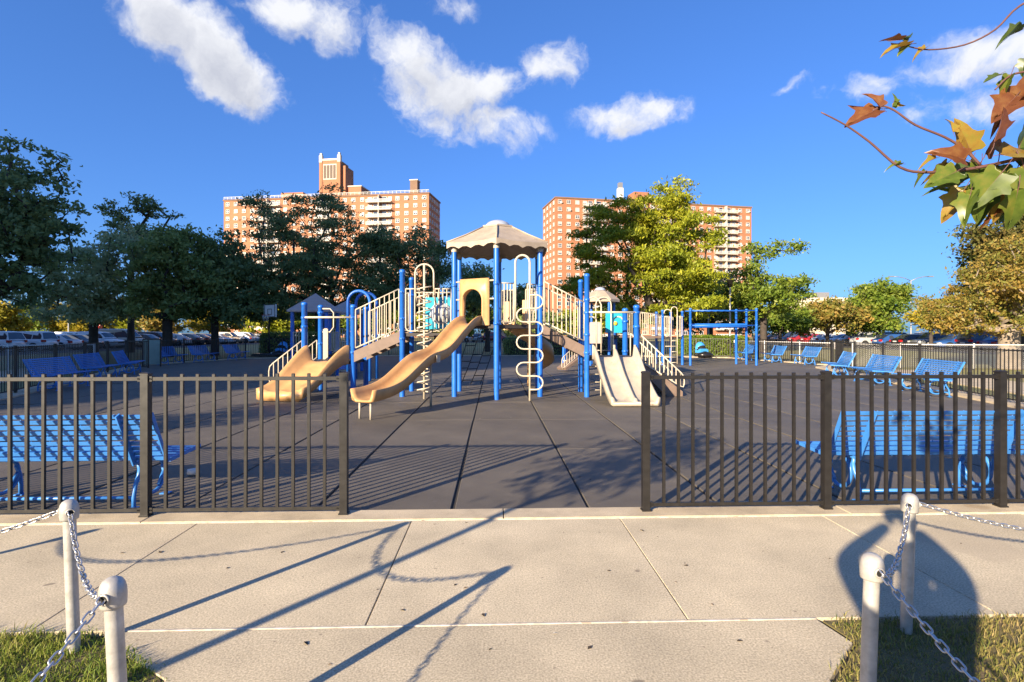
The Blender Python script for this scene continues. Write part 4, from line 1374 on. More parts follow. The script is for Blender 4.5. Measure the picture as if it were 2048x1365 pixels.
part('board_line', mb, M['black'], bo)
mb = MB(); cc = c + nn * .30 + Vector((0, 0, -.30)); mb.tube([cc + d * .23 * math.cos(a) + nn * .23 * math.sin(a) for a in np.linspace(0, 2 * PI, 17)[:-1]], .014, 6, closed=True); ro = part('rim', mb, M['red'], hoop)
mb = MB()
for a in np.linspace(0, 2 * PI, 11)[:-1]:
    mb.tube([cc + d * .23 * math.cos(a) + nn * .23 * math.sin(a), cc + d * .13 * math.cos(a + .4) + nn * .13 * math.sin(a + .4) - Vector((0, 0, .40))], .006, 4)
    mb.tube([cc + d * .23 * math.cos(a) + nn * .23 * math.sin(a), cc + d * .13 * math.cos(a - .4) + nn * .13 * math.sin(a - .4) - Vector((0, 0, .40))], .006, 4)
part('net', mb, M['white'], ro)

def hooded(loc, rz, label, s=1.0):
    t = thing('hooded_stroller', loc, label, 'stroller', rz=rz)
    secs = []
    for a in np.linspace(R(-10), R(115), 10):
        secs.append([Vector((.36 * s * math.cos(b), -.05 - .34 * s * math.sin(a) * 1.0 * math.sin(b) + .25, .55 * s + .46 * s * math.cos(a) * math.sin(b) * 1.0)) for b in np.linspace(0, PI, 13)])
    mb = MB().loft(secs, closed=False)
    inn = [[p * .985 + Vector((0, -.01, -.004)) for p in s_] for s_ in secs]
    mb.loft([list(reversed(q)) for q in inn], closed=False, mi=1)
    part('hood', mb, [M['skyblue'], M['dark']], t)
    mb = MB(); mb.bevbox(-.30 * s, .30 * s, -.25, .30, .30, .56 * s, .08); part('seat', mb, M['skyblue'], t)
    mb = MB()
    rg = random.Random(5)
    secs = []
    for z, r in ((0.01, .30), (.08, .42), (.20, .44), (.30, .34), (.36, .14), (.40, .06)):
        secs.append([Vector((r * 1.25 * math.cos(a) * rg.uniform(.9, 1.1), r * math.sin(a) * rg.uniform(.9, 1.1) - .30, z)) for a in np.linspace(0, 2 * PI, 15)[:-1]])
    mb.loft(secs, caps=True); part('bag', mb, M['plastic_black'], t)
    for x in (-.28, .28):
        for y in (-.2, .32):
            mb = MB(); mb.lathe([(0, -.02), (.10, -.025), (.12, -.01), (.12, .01), (.10, .025), (0, .02)], (x, y, .12), 12, axis='x'); part('wheel', mb, M['plastic_black'], t)
    mb = MB(); mb.tube([(-.28, .32, .12), (-.28, .45, .9), (-.2, .5, 1.0), (.2, .5, 1.0), (.28, .45, .9), (.28, .32, .12)], .015, 6); part('frame', mb, M['black'], t)
    return t
x, y = rp(1404, 715); hooded((x, y, 0), .3, 'light blue hooded stroller with a black bag beside the hedge')
x, y = rp(563, 713); hooded((x, y, 0), -.2, 'blue hooded stroller beside the basketball hoop')

# gates, signs, utility cabinet
gate = thing('gate', (-17.3, 23.9, 0), 'open dark gate beside the pale green panel on the left', 'gate')
for i in range(12):
    mb = MB(); mb.box(-.012, .012, -.012, .012, .08, 1.25); part('picket', mb, M['black'], gate).location = (.09 + .1 * i, -.05 * i, 0)
mb = MB(); mb.beam((0, 0, 1.22), (1.35, -.66, 1.22), .03, .04); mb.beam((0, 0, .1), (1.35, -.66, .1), .03, .04); mb.beam((0, 0, .05), (0, 0, 1.3), .06, .06); mb.beam((1.35, -.66, .05), (1.35, -.66, 1.3), .05, .05); part('gate_frame', mb, M['black'], gate)
gp = thing('metal_barrier', (-17.05, 25.1, 0), 'pale green sheet metal panel on the left fence', 'panel')
mb = MB(); mb.obox((0, 0, .68), (.36, .05, 0), (-.003, .02, 0), (0, 0, .58)); part('sheet', mb, M['green_box'], gp)
mb = MB(); mb.beam((-.38, -.05, 0), (-.38, -.05, 1.32), .05, .05); mb.beam((.38, .05, 0), (.38, .05, 1.32), .05, .05); mb.beam((-.36, -.05, 1.29), (.36, .05, 1.29), .05, .05); part('gate_frame', mb, M['black'], gp)
sg = thing('notice_sign', (-17.75, 26.25, 0), 'white notice sign with red heading on the left fence', 'sign')
mb = MB(); mb.obox((.12, -.05, .95), (.17, 0.02, 0), (0, .01, 0), (0, 0, .29)); so = part('board', mb, M['white'], sg)
mb = MB(); mb.obox((.12, -.064, 1.17), (.165, .02, 0), (0, .004, 0), (0, 0, .06)); part('heading', mb, M['red'], so)
mb = MB()
for i in range(6): mb.obox((.12, -.064, 1.06 - .055 * i), (.12 - .02 * (i % 3), .014, 0), (0, .004, 0), (0, 0, .011))
part('text_line', mb, M['black'], so)
sg = thing('notice_sign', (15.85, 25.9, 0), 'small white notice sign on the right gate post', 'sign')
mb = MB(); mb.obox((0, -.05, .98), (.13, 0, 0), (0, .01, 0), (0, 0, .18)); so = part('board', mb, M['white'], sg)
mb = MB()
for i in range(5): mb.obox((0, -.064, 1.10 - .055 * i), (.09 - .015 * (i % 2), 0, 0), (0, .004, 0), (0, 0, .010))
part('text_line', mb, M['red'], so)
rgate = thing('gate', (15.2, 24.9, 0), 'open dark gate leaf right of the small far benches', 'gate')
for i in range(14):
    mb = MB(); mb.box(-.012, .012, -.012, .012, .08, 1.25); part('picket', mb, M['black'], rgate).location = (.05 - .04 * i, -.1 * i, 0)
mb = MB(); mb.beam((0.05, 0, 1.22), (-.53, -1.4, 1.22), .03, .04); mb.beam((0.05, 0, .1), (-.53, -1.4, .1), .03, .04); mb.beam((.05, .02, .0), (.05, .02, 1.3), .06, .06); mb.beam((-.55, -1.42, .05), (-.55, -1.42, 1.3), .05, .05); part('gate_frame', mb, M['black'], rgate)

# cup and litter on the mats and path
x, y = rp(385, 952)
cup = thing('paper_cup', (x, y, .045), 'crumpled white cup lying on the mats behind the left fence', 'cup', rz=.4)
mb = MB(); mb.lathe([(.0, -.05), (.032, -.05), (.045, .06), (.043, .06), (.030, -.045), (0, -.045)], (0, 0, 0), 14, axis='x'); part('cup_body', mb, M['white'], cup)
lf = MB(); lf.add([(-.03, 0, 0), (-.01, .014, .006), (.03, 0, .002), (-.008, -.013, .008)], [(0, 3, 2, 1)])
lf.add([(-.03, 0, -.002), (-.01, .014, .004), (.03, 0, 0), (-.008, -.013, .006)], [(0, 1, 2, 3)])
leafm = [mat('fallen_leaf_brown', (.12, .06, .03), .8), mat('fallen_leaf_dark', (.05, .035, .025), .8), mat('fallen_scrap_pale', (.45, .42, .38), .8)]
lme = [lf.mesh('fallen_leaf', m_) for m_ in leafm]
rg = random.Random(11)
spots = [(1110, 1268, 2), (1180, 1296, 1), (1372, 1132, 1), (565, 1105, 1), (455, 1137, 1), (320, 1105, 1), (612, 1288, 1), (660, 1330, 0), (245, 1107, 1), (1660, 1118, 1), (1480, 1283, 1), (1352, 1165, 0), (755, 1180, 1), (980, 1300, 1), (1425, 1210, 0), (1540, 935, 0), (1060, 905, 2), (1030, 800, 2), (1115, 803, 0), (430, 997, 2), (420, 1000, 2), (1380, 868, 2), (1556, 855, 2), (1610, 762, 2), (1500, 772, 2), (1690, 795, 2), (1820, 800, 2), (960, 838, 2), (1022, 836, 2), (1180, 960, 1), (1160, 955, 0), (860, 850, 1), (520, 955, 2)]
for (px_, py_, k) in spots + [(rg.uniform(60, 1990), rg.uniform(800, 1240), rg.choice((0, 1, 1))) for _ in range(22)]:
    x, y = rp(px_, py_)
    o = link('fallen_leaf', lme[k], None, (x, y, .002 if py_ > 1045 else .004)); o.rotation_euler = (rg.uniform(-.3, .3), 0, rg.uniform(0, 6.3))
    s = rg.uniform(.3, .8); o.scale = (s, s, s)
    w_ = 'on the concrete path' if py_ > 1045 else 'on the dark mats'
    tag(o, ['small brown fallen leaf lying ', 'tiny dark bit of leaf lying ', 'small pale paper scrap lying '][k] + w_, 'leaf litter', 'scattered leaf litter')

# ------------------------------------------------------------------ buildings
def window_mesh(w, h):
    mb = MB()          # local: face in x-z plane, outward -y
    f = .11
    mb.box(-w / 2, w / 2, -.10, .10, 0, f); mb.box(-w / 2, w / 2, -.10, .10, h - f, h)
    mb.box(-w / 2, -w / 2 + f, -.10, .10, f, h - f); mb.box(w / 2 - f, w / 2, -.10, .10, f, h - f)
    mb.box(-.05, .05, -.08, .10, f, h - f)
    mb.box(-w / 2 + f, -.05, -.075, .10, h * .5 - .05, h * .5 + .05); mb.box(.05, w / 2 - f, -.075, .10, h * .5 - .05, h * .5 + .05)
    mb.box(-w / 2 + f, w / 2 - f, -.02, .10, f, h - f, 1)
    mb.box(-w / 2 - .08, w / 2 + .08, -.22, .10, -.12, -.002, 2)
    return mb.mesh('window', [M['white'], M['glass'], M['stone']])
WIN = window_mesh(1.45, 1.38)
def with_blind(frac):
    mb = MB(); w, h, f = 1.45, 1.38, .11
    me = WIN.copy()
    import bmesh
    bm = bmesh.new(); bm.from_mesh(me)
    for (x0_, x1_) in ((-w / 2 + f, -.05), (.05, w / 2 - f)):
        z0_, z1_ = h - f - (h - 2 * f) * frac, h - f
        vs = [bm.verts.new(p) for p in ((x0_, -.035, z0_), (x1_, -.035, z0_), (x1_, -.035, z1_), (x0_, -.035, z1_))]
        fc = bm.faces.new(vs); fc.material_index = 3
    bm.to_mesh(me); bm.free(); me.materials.append(M['blind'])
    return me
M['blind'] = mat('window_blind', (.42, .39, .34), .8)
WINS = [WIN, WIN, WIN, with_blind(.35), with_blind(.55), with_blind(.95)]
AC = MB(); AC.box(-.35, .35, -.55, .05, 0, .42); AC_ME = AC.mesh('air_conditioner', M['white'])

def tower(label, p0, p1, depth, h, storeys, top_n, ncol, bays, side, rg_seed, side_cols=5, rail=True):
    """p0,p1: ends of the front face seen from the camera (left, right)"""
    b = thing('apartment_tower', (p0[0], p0[1], 0), label, 'building', 'brick apartment towers')
    L = math.hypot(p1[0] - p0[0], p1[1] - p0[1])
    b.rotation_euler.z = math.atan2(p1[1] - p0[1], p1[0] - p0[0])      # local x along front, local -y outward
    mb = MB(); mb.box(0, L, 0, depth, -.5, h)
    part('wall', mb, M['brick'], b)
    mb = MB(); mb.box(-.25, L + .25, -.25, depth + .25, h, h + .5); part('cornice', mb, M['brick_dark'], b)
    # parapet rail
    mb = MB()
    for i in range(int(L / 1.6) + 1):
        mb.box(1.6 * i, 1.6 * i + .08, 0, .08, h + .5, h + 1.4)
    mb.box(0, L, -.02, .10, h + 1.40, h + 1.50); mb.box(0, L, .0, .06, h + .95, h + 1.02)
    if rail: tag(part('roof_railing', mb, M['white'], b), kind='stuff')
    rg_ = random.Random(rg_seed)
    st = h / storeys
    pitch = L / ncol
    incol = set()
    for (a, c) in bays:
        incol |= set(range(a, c))
    low = MB()
    wm = WIN
    for s in range(storeys):
        z = h - st * (s + 1) + .75
        for c in range(ncol):
            if c in incol: continue
            x = pitch * (c + .5)
            if s < top_n:
                o = link('window', rg_.choice(WINS), b, (x, -.02, z))
                if rg_.random() < .28:
                    link('air_conditioner', AC_ME, o, (rg_.choice((-.42, .42)), 0, .16))
            else:
                low.box(x - .87, x + .87, -.1, .05, z, z + 1.6, 0); low.box(x - .72, x - .07, -.12, .05, z + .15, z + 1.45, 1); low.box(x + .07, x + .72, -.12, .05, z + .15, z + 1.45, 1)
        for (a, c) in bays:
            x0, x1 = pitch * a + .3, pitch * c - .3
            z0_ = h - st * (s + 1)
            if s < top_n:
                mb = MB(); mb.box(x0, x1, -1.7, .05, z0_ - .1, z0_ + .12)
                bal = part('balcony', mb, M['slab'], b)
                mb = MB()
                mb.box(x0, x1, -1.68, -1.62, z0_ + 1.05, z0_ + 1.13); mb.box(x0, x1, -1.68, -1.62, z0_ + .2, z0_ + .27)
                k = int((x1 - x0) / .3)
                for i in range(k + 1):
                    xx = x0 + (x1 - x0) * i / k
                    mb.box(xx - .045, xx + .045, -1.675, -1.625, z0_ + .27, z0_ + 1.05)
                for e in (x0, x1 - .06, (x0 + x1) / 2):
                    mb.box(e, e + .06, -1.62, 0, z0_ + 1.05, z0_ + 1.12)
                part('railing', mb, M['white'], bal)
                mb = MB()
                for xx in ((x0 + x1) / 2 - 2.6, (x0 + x1) / 2 + .8):
                    mb.box(xx, xx + 1.8, -.06, .04, z0_ + .12, z0_ + 2.2, 0); mb.box(xx + .12, xx + 1.68, -.08, .04, z0_ + .2, z0_ + 2.1, 1)
                mb.box((x0 + x1) / 2 - .12, (x0 + x1) / 2 + .12, -1.6, 0, z0_ + .12, z0_ + st - .1, 2)
                part('balcony_door', mb, [M['white'], M['glass'], M['slab']], bal)
                link('window', rg_.choice(WINS), bal, (x0 + .9, -.02, z0_ + .75)); link('window', rg_.choice(WINS), bal, (x1 - .9, -.02, z0_ + .75))
            else:
                low.box(x0, x1, -1.7, .05, z0_ - .1, z0_ + .12, 2); low.box(x0, x1, -1.68, -1.62, z0_ + .2, z0_ + 1.1, 0)
        for c in range(side_cols):
            y = depth * (c + .5) / side_cols
            xx = L if side > 0 else 0
            if s < top_n:
                o = link('window', rg_.choice(WINS), b, (xx + .02 * side, y, z)); o.rotation_euler.z = side * PI / 2
    tag(part('lower_windows', low, [M['white'], M['glass'], M['slab']], b), kind='stuff')
    return b, L
tw, L = tower('orange brick apartment block with tall roof tower, behind the left trees', (-110.4, 203.0), (-30.1, 192.0), 14.8, 52.0, 19, 11, 24, [(4, 7), (11, 13), (17, 20)], 1, 1)
def box_part(parent, name, x0, x1, y0, y1, z0, z1, m):
    mb = MB(); mb.box(x0, x1, y0, y1, z0, z1); return part(name, mb, m, parent)
# roof tower: local x such that it shows at px 637..697
tx0, tx1 = 38.5, 46.6
rt = box_part(tw, 'roof_tower', tx0, tx1, 1.0, 8.0, 52.0, 66.0, M['brick'])
box_part(rt, 'parapet', tx0 + .9, tx1 - .9, .85, 7.9, 66.0, 66.7, M['stone'])
box_part(rt, 'lower_tier', tx1, tx1 + 1.6, 2.0, 9.0, 52.0, 64.2, M['brick'])
for a in (tx0 - .1, tx1 - 1.0):
    mb = MB(); mb.box(a, a + 1.1, .8, 2.0, 52.5, 65.4, 0); mb.box(a - .05, a + 1.15, .75, 2.05, 65.4, 68.0, 1); mb.box(a + .2, a + .9, .95, 1.85, 68.0, 68.9, 1)
    part('pinnacle', mb, [M['brick'], M['stone']], rt)
box_part(rt, 'louvre_surround', tx0 + 1.4, tx1 - 1.4, .90, 1.0, 58.9, 64.7, M['stone'])
for k in range(4):
    a = tx0 + 1.62 + k * 1.26
    mb = MB(); mb.box(a, a + 1.0, .86, .90, 59.3, 64.3, 0)
    for j in range(12): mb.box(a, a + 1.0, .80, .858, 59.4 + j * .41, 59.55 + j * .41, 1)
    part('louvre', mb, [M['deck'], M['brick_dark']], rt)
box_part(tw, 'penthouse', 49.6, 54.6, 1.5, 10, 52.0, 56.0, M['brick']); box_part(tw, 'penthouse_cap', 49.4, 54.8, 1.3, 10.2, 56.0, 56.4, M['stone'])
box_part(tw, 'penthouse', 22.0, 31.0, 2.5, 10, 52.0, 55.0, M['brick'])
ch = box_part(tw, 'chimney', 72.6, 75.4, 4, 7, 52.0, 58.2, M['brick_dark']); box_part(ch, 'chimney_cap', 72.4, 75.6, 3.8, 7.2, 58.2, 58.6, M['stone'])

tw2, L2 = tower('orange brick apartment block behind the large yellow-green tree', (16.0, 195.0), (95.2, 210.7), 18.3, 51.2, 19, 11, 24, [(3, 6), (11, 13), (19, 22)], -1, 2, 4, False)
wt = box_part(tw2, 'vent_stack', 26.4, 28.3, 4, 6, 51.2, 57.5, M['white']); box_part(wt, 'stack_cap', 26.6, 28.1, 4.2, 5.8, 57.5, 59.6, M['alu'])
box_part(tw2, 'penthouse', 31.6, 37.8, 1.5, 8, 51.2, 55.6, M['brick'])

lb = thing('low_building', (64, 118, 0), 'low beige building with a flat roof far right', 'building')
mb = MB(); mb.box(0, 16, 0, 12, -.1, 8.4); mb.box(4.0, 17, 3, 12, 8.4, 9.6); part('wall', mb, M['beige_wall'], lb)
box_part(lb, 'roof_box', 6.2, 9.0, 4, 7, 9.6, 10.9, M['alu'])
for k in range(6):
    for z in (1.2, 4.4):
        o = link('window', WIN, lb, (1.6 + 2.5 * k, -.02, z + 1.2))
lb2 = thing('brick_house', (-6, 240, 0), 'low pale brick block far behind the canopy tower', 'building')
mb = MB(); mb.box(-2, 26, 0, 14, -.1, 21); part('wall', mb, M['beige_wall'], lb2)
for k in range(8):
    for z in range(6): link('window', WIN, lb2, (-.5 + 3.3 * k, -.02, 2 + 3.2 * z))

# the block behind the viewer whose shade lies over the left half of the grounds
DV = Vector((.603, .798, 0)); PV = Vector((-.798, .603, 0))
edge = Vector((-8.2, 14, 0)) - DV * 70
A = edge + PV * 66
bb_ = thing('apartment_tower', edge, 'brick apartment block standing behind the viewer to the left', 'building')
bb_.rotation_euler.z = math.atan2(PV.y, PV.x)
mb = MB(); mb.box(0, 66, 0, 14, -.5, 54); part('wall', mb, M['brick'], bb_)
mb = MB(); mb.box(-.3, 66.3, -.3, 14.3, 54, 54.6); part('cornice', mb, M['brick_dark'], bb_)
mb = MB()
for s in range(19):
    for c in range(20):
        mb.box(1.6 + c * 3.25 - .85, 1.6 + c * 3.25 + .85, -.08, .02, 1 + 2.8 * s, 2.6 + 2.8 * s, 0); mb.box(1.6 + c * 3.25 - .7, 1.6 + c * 3.25 + .7, -.1, .02, 1.15 + 2.8 * s, 2.45 + 2.8 * s, 1)
tag(part('windows', mb, [M['white'], M['glass']], bb_), kind='stuff')

# ------------------------------------------------------------------ cars
def make_car(kind):
    c = thing('parked_car', (0, 0, 0), 'car', 'car')
    if kind == 'suv':
        L_, W, belt, roofz, hood = 4.7, .94, 1.06, 1.72, 1.02
        prof_ = [(-2.28, .98), (-2.02, 1.66), (-1.6, 1.72), (.2, 1.70), (.62, 1.64), (1.28, 1.05)]
    elif kind == 'van':
        L_, W, belt, roofz, hood = 5.1, .97, 1.12, 2.0, 1.12
        prof_ = [(-2.50, 1.0), (-2.36, 1.95), (-2.0, 2.02), (.7, 2.0), (1.15, 1.9), (1.95, 1.14)]
    else:
        L_, W, belt, roofz, hood = 4.6, .90, .92, 1.45, .90
        prof_ = [(-1.95, .95), (-1.15, 1.40), (-.7, 1.46), (.1, 1.45), (.42, 1.38), (1.15, .92)]
    h = L_ / 2
    st = [(-h, .55, .80, .52), (-h + .06, .80, .93, .38), (-h + .3, .97, belt - .06 if kind == 'sedan' else belt, .26), (-h + .9, 1, belt, .22), (-.4, 1, belt, .20), (.6, 1, belt, .20), (1.2, 1, hood, .20), (h - .6, .98, hood - .06, .22), (h - .2, .88, hood - .16, .28), (h - .04, .70, hood - .28, .36), (h, .55, .60, .45)]
    secs = []
    for x, wf, zt_, zb in st:
        w = W * wf
        secs.append([Vector((x, a, z)) for a, z in [(-w * .9, zb), (-w * .985, zb + .1), (-w, (zb + zt_) / 2 + .05), (-w * .97, zt_ - .08), (-w * .88, zt_), (0, zt_ + .03), (w * .88, zt_), (w * .97, zt_ - .08), (w, (zb + zt_) / 2 + .05), (w * .985, zb + .1), (w * .9, zb), (0, zb - .01)]])
    mb = MB().loft(secs, caps=True)
    # greenhouse
    wb, wt_ = W * .90, W * .70
    def wid(z): return wb + (wt_ - wb) * max(0, min(1, (z - belt + .05) / (roofz - belt)))
    gl = []
    for x, z in prof_:
        gl.append([Vector((x, -wid(z), z)), Vector((x, -wid(z) * .9, z + .02)), Vector((x, 0, z + .045)), Vector((x, wid(z) * .9, z + .02)), Vector((x, wid(z), z))])
    mb.loft(gl, closed=False)
    for s in (-1, 1):
        base = belt - .05
        vs = [Vector((x, s * wid(z), z)) for x, z in prof_] + [Vector((x, s * wb, base)) for x, z in prof_]
        n = len(prof_)
        mb.add(vs, [((i, i + 1, n + i + 1, n + i) if s < 0 else (i + 1, i, n + i, n + i + 1)) for i in range(n - 1)])
    body = part('body', mb, M['white'], c)
    # glass
    def topz(x):
        for (a, za), (b, zb) in zip(prof_[:-1], prof_[1:]):
            if a <= x <= b: return za + (zb - za) * (x - a) / (b - a)
        return belt
    xs0, xs1 = prof_[1][0] - .12, prof_[4][0] + .38
    cuts = [xs0, xs0 + (xs1 - xs0) * .27, xs0 + (xs1 - xs0) * .62, xs1]
    for s in (-1, 1):
        for a, b in zip(cuts[:-1], cuts[1:]):
            a, b = a + .035, b - .035
            mb = MB(); top, bot = [], []
            for x in np.linspace(a, b, 5):
                zt_ = max(topz(x) - .09, belt + .03); zb = belt + .02
                top.append(Vector((x, s * (wid(zt_) + .008), zt_))); bot.append(Vector((x, s * (wid(zb) + .008), zb)))
            vs = top + bot
            mb.add(vs, [((i, i + 1, 5 + i + 1, 5 + i) if s < 0 else (i + 1, i, 5 + i, 5 + i + 1)) for i in range(4)])
            part('side_window', mb, M['glass'], c)
    for (xa, za), (xb, zb), nm, e in ((prof_[4], prof_[5], 'windscreen', 1), (prof_[1], prof_[0], 'rear_window', -1)):
        mb = MB()
        n_ = Vector((abs(za - zb) * e, 0, abs(xa - xb))).normalized() * .012
        a0, a1 = .06, .88
        pts = []
        for t in (a0, a1):
            x, z = xa + (xb - xa) * t, za + (zb - za) * t
            w = wid(z) * .90
            pts += [Vector((x, -w, z + .012)) + n_, Vector((x, 0, z + .042)) + n_, Vector((x, w, z + .012)) + n_]
        mb.add(pts, [(0, 1, 4, 3), (1, 2, 5, 4)] if e < 0 else [(0, 3, 4, 1), (1, 4, 5, 2)])
        part(nm, mb, M['glass'], c)
    wh = MB(); wh.lathe([(.17, -.11), (.30, -.12), (.335, -.09), (.335, .09), (.30, .12), (.17, .11)], n=18, axis='y')
    wme = wh.mesh('wheel', M['tyre'])
    rm = MB(); rm.lathe([(0, -.105), (.06, -.11), (.17, -.095), (.21, -.118), (.21, .118), (.17, .095), (.06, .11), (0, .105)], n=18, axis='y')
    rme = rm.mesh('rim', M['alu'])
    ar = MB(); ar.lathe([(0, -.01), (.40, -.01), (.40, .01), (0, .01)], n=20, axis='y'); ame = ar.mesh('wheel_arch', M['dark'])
    for x in (-h + .86, h - .90):
        for s in (-1, 1):
            w_ = link('wheel', wme, c, (x, s * (W - .10), .335)); link('rim', rme, w_)
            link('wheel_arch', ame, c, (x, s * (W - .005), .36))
    for s in (-1, 1):
        mb = MB(); mb.obox((h - .12, s * W * .66, hood - .27), (.10, s * -.04, 0), (.02, .15, 0), (0, 0, .07)); part('headlight', mb, M['lamp'], c)
        mb = MB(); mb.obox((-h + .10, s * W * .78, belt - .14 if kind != 'sedan' else .78), (.10, s * .03, 0), (0, .12, 0), (0, 0, .10)); part('tail_light', mb, M['tail'], c)
        mb = MB(); mb.bevbox(prof_[5][0] - .35, prof_[5][0] - .17, s * (W + .10) - .09, s * (W + .10) + .09, belt + .0, belt + .14, .03); part('mirror', mb, M['dark'], c)
    mb = MB(); mb.box(h - .09, h + .005, -.42, .42, .52, .66); part('grille', mb, M['dark'], c)
    mb = MB(); mb.box(-h - .006, -h + .05, -.26, .26, .66, .78); part('number_plate', mb, M['white'], c)
    return c, body
M['tyre'] = mat('tyre_rubber', (.02, .02, .02), .8)
M['lamp'] = mat('headlight_glass', (.6, .6, .6), .15, spec=.8)
M['tail'] = mat('tail_light_red', (.32, .01, .012), .2)
PAINT = {'white': (.62, .62, .62), 'silver': (.36, .37, .38), 'black': (.012, .012, .014), 'grey': (.10, .105, .11), 'dark blue': (.015, .03, .075), 'bright blue': (.02, .07, .22), 'red': (.24, .015, .018), 'tan': (.34, .27, .19)}
PM = {k: mat('car_paint_' + k.replace(' ', '_'), v, .3, coat=.6, spec=.5) for k, v in PAINT.items()}
proto = {k: make_car(k) for k in ('suv', 'sedan', 'van')}
used_first = set()
def place_car(kind, colour, x, y, rz, label, group):
    root, body = proto[kind]
    if kind in used_first:
        root = copy_tree(root)
    used_first.add(kind)
    root.location = (x, y, -.03); root.rotation_euler.z = rz
    tag(root, label, 'car', group)
    b = [o for o in root.children if o.name.split('.')[0] == 'body'][0]
    b.material_slots[0].link = 'OBJECT'; b.material_slots[0].material = PM[colour]
ORD = ['first', 'second', 'third', 'fourth', 'fifth', 'sixth', 'seventh', 'eighth', 'ninth', 'tenth', 'eleventh', 'twelfth', 'thirteenth', 'fourteenth', 'fifteenth', 'sixteenth', 'seventeenth', 'eighteenth', 'nineteenth', 'twentieth']
KN = {'suv': 'SUV', 'sedan': 'sedan', 'van': 'van'}
rowA = [('suv', 'white'), ('suv', 'white'), ('sedan', 'white'), ('sedan', 'grey'), ('suv', 'white'), ('van', 'tan'), ('sedan', 'black'), ('suv', 'black'), ('sedan', 'silver'), ('sedan', 'black'), ('sedan', 'black'), ('sedan', 'silver'), ('sedan', 'white'), ('suv', 'tan'), ('sedan', 'white'), ('suv', 'silver'), ('sedan', 'grey')]
rg = random.Random(21)
for i, (k, c) in enumerate(rowA):
    place_car(k, c, -43.3 + rg.uniform(-.3, .3), 44.2 + 2.85 * i, rg.choice((0, PI, 0)) + rg.uniform(-.03, .03) if i > 2 else PI, f'{c} {KN[k]} in the left car park, {ORD[i]} from the left in the front row', 'cars in the front row on the left')
rowB = [('suv', 'silver'), ('suv', 'white'), ('sedan', 'grey'), ('suv', 'white'), ('suv', 'silver'), ('van', 'white'), ('sedan', 'dark blue'), ('suv', 'black'), ('suv', 'white'), ('sedan', 'silver')]
for i, (k, c) in enumerate(rowB):
    place_car(k, c, -52.5 + rg.uniform(-.4, .4), 53.5 + 3.4 * i, rg.choice((0, PI)), f'{c} {KN[k]} in the left car park, {ORD[i]} from the left in the back row', 'cars in the back row on the left')
rowC = [('sedan', 'bright blue'), ('suv', 'dark blue'), ('sedan', 'bright blue'), ('suv', 'grey'), ('sedan', 'black'), ('sedan', 'bright blue'), ('suv', 'silver'), ('suv', 'tan'), ('sedan', 'white'), ('sedan', 'white'), ('sedan', 'red'), ('sedan', 'red'), ('suv', 'dark blue'), ('suv', 'black'), ('sedan', 'black'), ('sedan', 'grey')]
for i, (k, c) in enumerate(rowC):
    place_car(k, c, 42.5 + rg.uniform(-.4, .4), 44.6 + 2.9 * i, rg.choice((0, 0, PI)) + rg.uniform(-.03, .03), f'{c} {KN[k]} in the right car park, {ORD[i]} from the right in the front row', 'cars in the front row on the right')
rowD = [('suv', 'black'), ('suv', 'silver'), ('sedan', 'dark blue'), ('suv', 'grey'), ('suv', 'white'), ('suv', 'dark blue'), ('sedan', 'black'), ('suv', 'tan')]
for i, (k, c) in enumerate(rowD):
    place_car(k, c, 52.0 + rg.uniform(-.4, .4), 53.0 + 3.6 * i, rg.choice((0, PI)), f'{c} {KN[k]} in the right car park, {ORD[i]} from the right in the back row', 'cars in the back row on the right')
for i, (k, c, x) in enumerate([('suv', 'white', -9.6), ('sedan', 'silver', -6.2), ('suv', 'red', -2.9), ('sedan', 'white', 1.2), ('sedan', 'white', -34), ('suv', 'grey', -29), ('sedan', 'dark blue', -38)]):
    place_car(k, c, x, 95.5 + (i % 2), rg.uniform(-.1, .1) + (PI / 2 if i % 2 else 0), f'distant {c} {KN[k]} beyond the lawn, ' + ['left of the canopy tower post', 'between net climber and tower post', 'beside the canopy tower post', 'behind the spiral slide', 'near the hoop', 'left of the hoop', 'farthest left of these'][i], 'cars beyond the far lawn')

# ------------------------------------------------------------------ trees
def leaf_mesh(name, pos, size, rng, m, aspect=.55, upbias=.6, droop=0.0):
    k = len(pos)
    nrm = rng.normal(0, 1, (k, 3)); nrm[:, 2] += upbias * np.sign(rng.normal(.8, 1, k))
    nrm /= np.linalg.norm(nrm, axis=1)[:, None]
    a = rng.normal(0, 1, (k, 3)); a[:, 2] -= droop
    a -= nrm * (a * nrm).sum(1)[:, None]; a /= np.linalg.norm(a, axis=1)[:, None]
    b = np.cross(nrm, a)
    s = size * rng.uniform(.6, 1.35, k)[:, None]
    V = np.stack([pos - a * s, pos + b * s * aspect + nrm * s * .12, pos + a * s, pos - b * s * aspect + nrm * s * .12], 1).reshape(-1, 3)
    i = np.arange(k) * 4
    me = bpy.data.meshes.new(name)
    fill_mesh(me, V, [np.stack([i, i + 1, i + 2, i + 3], 1)], m)
    return me

